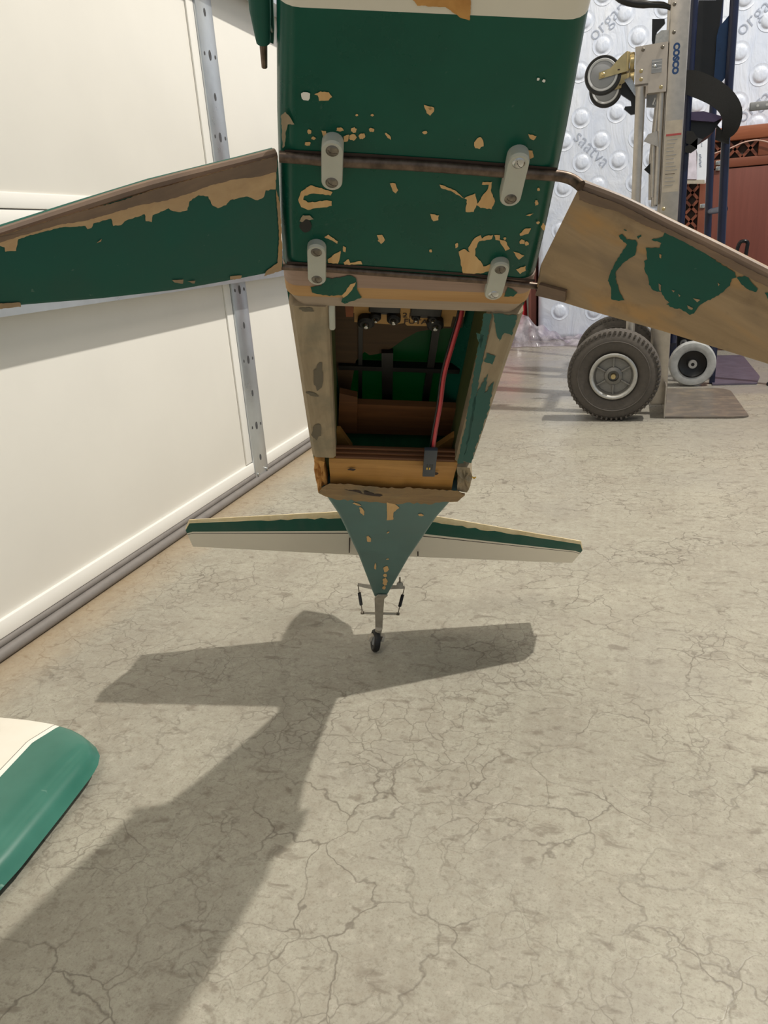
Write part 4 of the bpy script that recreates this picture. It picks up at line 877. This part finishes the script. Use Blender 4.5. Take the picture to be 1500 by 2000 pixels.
# ================================================================== cherry cabinet in front of the mattress
def cabinet():
    Y = 3.99; q = lambda px, py: on_y(px, py, Y); xl = q(1334, 420)[0]; off = np.array([xl+.4, Y+.06, 0])
    r = empty('wooden_cabinet', off, 'cherry wood cabinet door panel with carved lattice bands, in front of the mattress', 'cabinet')
    B = lambda lo, hi, nm, m, bev=.003, par=None: MB().box(lo, hi, bev).build(nm, par or r, M[m], 40, off)
    zt = q(1450, 246)[2]; z1 = q(1450, 273)[2]; z2 = q(1450, 307)[2]; z3 = q(1450, 325)[2]; xr = xl+1.0
    xa, xb, xc = q(1352, 400)[0], q(1366, 400)[0], q(1382, 420)[0]
    B((xl, Y-.012, z1), (xr, Y+.12, zt), 'top_rail', 'cherrytop', .006)
    B((xl, Y-.004, z3), (xr, Y+.10, z2), 'middle_rail', 'cherry')
    B((xl, Y+.02, .002), (xr, Y+.10, z1), 'back_board', 'darkgap')
    B((xb-.004, Y-.004, .002), (xc, Y+.10, z3), 'stile', 'cherry')
    B((xl, Y-.004, .002), (xl+.006, Y+.10, z1), 'stile', 'cherry')
    B((xc+.002, Y, .002), (xr, Y+.05, z3-.004), 'door_panel', 'cherrydoor', .002)
    xe = q(1481, 290)[0]
    B((xe, Y-.006, z2), (xe+.05, Y+.03, z1), 'short_stile', 'cherry')
    def lattice(x0, x1, zb, zt_, step):
        n = int(round((x1-x0)/step)) if x1-x0 > zt_-zb else int(round((zt_-zb)/step)); th = .006
        for k in range(n):
            if x1-x0 > zt_-zb: cells = (x0+k*(x1-x0)/n, x0+(k+1)*(x1-x0)/n, zb, zt_)
            else: cells = (x0, x1, zb+k*(zt_-zb)/n, zb+(k+1)*(zt_-zb)/n)
            a, b, c, d = cells
            for (p, q_) in (((a, c), (b, d)), ((a, d), (b, c))):
                p, q_ = np.array(p), np.array(q_); t = nrm(q_-p); m_ = np.array([-t[1], t[0]])*th
                MB().prism([(v[0], Y+.004, v[1]) for v in (p+m_, q_+m_, q_-m_, p-m_)], (0, .010, 0)).build('lattice_bar', r, M['cherry'], None, off)
    lattice(xc, xe, z2, z1, .060); lattice(xl+.006, xb-.004, .15, z3, .062)
    for px, py in ((1403, 318), (1403, 329), (1372, 402)):
        c = q(px, py); B((c[0]-.012, Y-.010, c[2]-.010), (c[0]+.010, Y-.003, c[2]+.009), 'hinge', 'steel', .002)
    # pale cord lying over the lattice
    cd = [on_y(x, y, Y-.02) for x, y in ((1395, 300), (1408, 295), (1425, 290), (1450, 279), (1472, 274), (1490, 275), (1510, 281))]
    co_ = MB().tube(smooth_path(cd, 4), .0028, 8).build('cord', None, simple('pale_cord', '#c9a79a', .6), 50)
    tag(co_, 'thin pale cord draped across the cherry cabinet lattice', 'cord')
    # papers
    a, b = on_y(1341, 266, Y-.05), on_y(1384, 358, Y-.05)
    MB_ = MB().prism([on_y(x, y, Y-.05) for x, y in ((1353, 262), (1386, 269), (1378, 358), (1360, 359), (1362, 300))], (0, .001, 0))
    o = MB_.build('paper_sheet', None, M['paper']); tag(o, 'bluish printed paper slip hanging on the cherry cabinet beside the navy rail', 'paper')
    ls = [(1370, 300, 1372, 326), (1366, 272, 1369, 290)]
    ln = MB()
    for k in range(9):
        p = on_y(1367+(k % 3)*.7, 302+k*2.9, Y-.0508); ln.box((p[0]-.004, Y-.0512, p[2]-.0016), (p[0]+.004, Y-.0504, p[2]+.0016))
    for k in range(5):
        p = on_y(1370.5, 274+k*3, Y-.0508); ln.box((p[0]-.002, Y-.0512, p[2]-.0012), (p[0]+.002, Y-.0504, p[2]+.0012))
    ln.build('printing', o, M['ink'])['kind'] = 'stuff'
    o = MB().prism([on_y(x, y, Y-.056) for x, y in ((1342, 288), (1352, 282), (1360, 284), (1361, 350), (1341, 350))], (0, .001, 0)).build('paper_sheet', None, simple('pinkish_paper', '#d8d2e0', .7))
    tag(o, 'small folded pale lilac paper over the bluish printed slip', 'paper')
    o = MB().prism([on_y(x, y, Y-.053) for x, y in ((1341, 351), (1376, 351), (1377, 359), (1341, 359))], (0, .0025, 0)).build('paper_backing', o, M['label'])
    o.matrix_parent_inverse = Matrix()
cabinet()
# ================================================================== other things at the back
def lugcart():
    off = np.array([.62, 3.72, 0]); r = empty('luggage_cart', off, 'small folding luggage cart with a bent black handle at the right edge', 'cart')
    hp = [on_y(x, y, 3.72) for x, y in ((1426, 560), (1437, 500), (1444, 476), (1452, 471), (1460, 474), (1458, 490), (1447, 560))]
    a, b = hp[0], hp[-1]
    path = [np.array([a[0]-.0  , 3.72, .05])]+hp+[np.array([b[0]  , 3.72, .05])]
    MB().tube(smooth_path(path, 4), .0078, 12).build('handle', r, simple('gloss_black_tube', '#17171a', .2, .3), 50, off)
    MB().box((a[0]-.02, 3.69, .03), (b[0]+.16, 3.75, .055), .004).build('base_bar', r, M['black'], 40, off)
    for x in (a[0]-.005, b[0]+.13):
        MB().lathe([(.0001, -.012), (.028, -.012), (.0345, -.008), (.0345, .008), (.028, .012), (.0001, .012)], (x, 3.69, .035), (0, 1, 0), 24).build('wheel', r, M['blackrub'], 40, off)
lugcart()
def barstand():
    p = on_y(1464, 209, 2.86); off = np.array([p[0]+.17, 2.86, 0]); r = empty('clamp_stand', off, 'grey perforated steel bar in a black clamp on a stand at the right edge', 'stand')
    MB().box((p[0], 2.852, p[2]-.012), (p[0]+.18, 2.868, p[2]+.012), .003).build('perforated_bar', r, M['greypl'], 40, off)
    for k in range(3): MB().lathe([(.0001, -.0004), (.004, 0)], (p[0]+.022+k*.026, 2.8515, p[2]), (0, 1, 0), 10).build('bar_hole', r, M['lightgrey'], None, off)
    MB().box((p[0]+.066, 2.84, p[2]-.028), (p[0]+.105, 2.88, p[2]+.016), .004).build('clamp', r, M['black'], 40, off)
    MB().tube([(p[0]+.17, 2.86, .02), (p[0]+.17, 2.86, p[2]+.05)], .014, 14).build('post', r, M['black'], 50, off)
    MB().lathe([(.0001, .02), (.03, .018), (.04, .006), (.04, .001), (.0001, .001)], (p[0]+.17, 2.86, 0), (0, 0, 1), 32).build('foot', r, M['black'], 40, off)
barstand()
def film():
    off = np.array([-.5, 4.0, 0]); NX, NY = 44, 26; vs = []
    for j in range(NY+1):
        for i in range(NX+1):
            x = -.72+.62*i/NX; f = j/NY
            ridge = float(np.interp(x, [-.72, -.62, -.56, -.50, -.45, -.38, -.30, -.10], [.08, .17, .12, .16, .09, .05, .03, .008]))
            w_ = .016*math.sin(x*37+f*7)+.008*math.sin(x*71-f*13+1)+.008*math.sin(x*23+f*21)
            z = max(.003, ridge*math.sin(math.pi*min(1, f*1.02))**.8+w_*(1-abs(2*f-1))); y = 3.93+.19*f+.012*math.sin(x*60+f*5)
            vs.append((x, min(y, 4.128), z))
    fs = [(j*(NX+1)+i, j*(NX+1)+i+1, (j+1)*(NX+1)+i+1, (j+1)*(NX+1)+i) for j in range(NY) for i in range(NX)]
    mb = MB(); mb.add(vs, fs); o = mb.build('plastic_sheet', None, M['film'], 70, recalc=False)
    tag(o, 'crumpled clear plastic sheet on the floor at the foot of the mattress', 'plastic sheet')
film()
def redbag():
    vs, c = [], np.array([-.655, 4.28, .17]); mb = MB(); prof = []
    rings = []
    for j in range(9):
        a = -math.pi/2+math.pi*j/8; rings.append([(c[0]+.13*math.cos(a)**.6*math.cos(t)*(1+.08*math.sin(3*t+j)), c[1]+.10*math.cos(a)**.6*math.sin(t), c[2]+.168*math.sin(a)) for t in np.linspace(0, 2*math.pi, 24, endpoint=False)])
    rings = [[tuple(np.real(np.array(p, dtype=complex))) for p in r_] for r_ in rings]
    mb.loft(rings); tag(mb.build('cloth_bag', None, M['redbag'], 60), 'stuffed red cloth bag beyond the plastic sheet, left of the mattress', 'bag')
redbag()
o = MB().box((-.515, 4.20, .002), (-.475, 4.50, .42), .003).build('carton', None, M['box'], 40); tag(o, 'narrow brown carton standing against the left edge of the mattress', 'box')
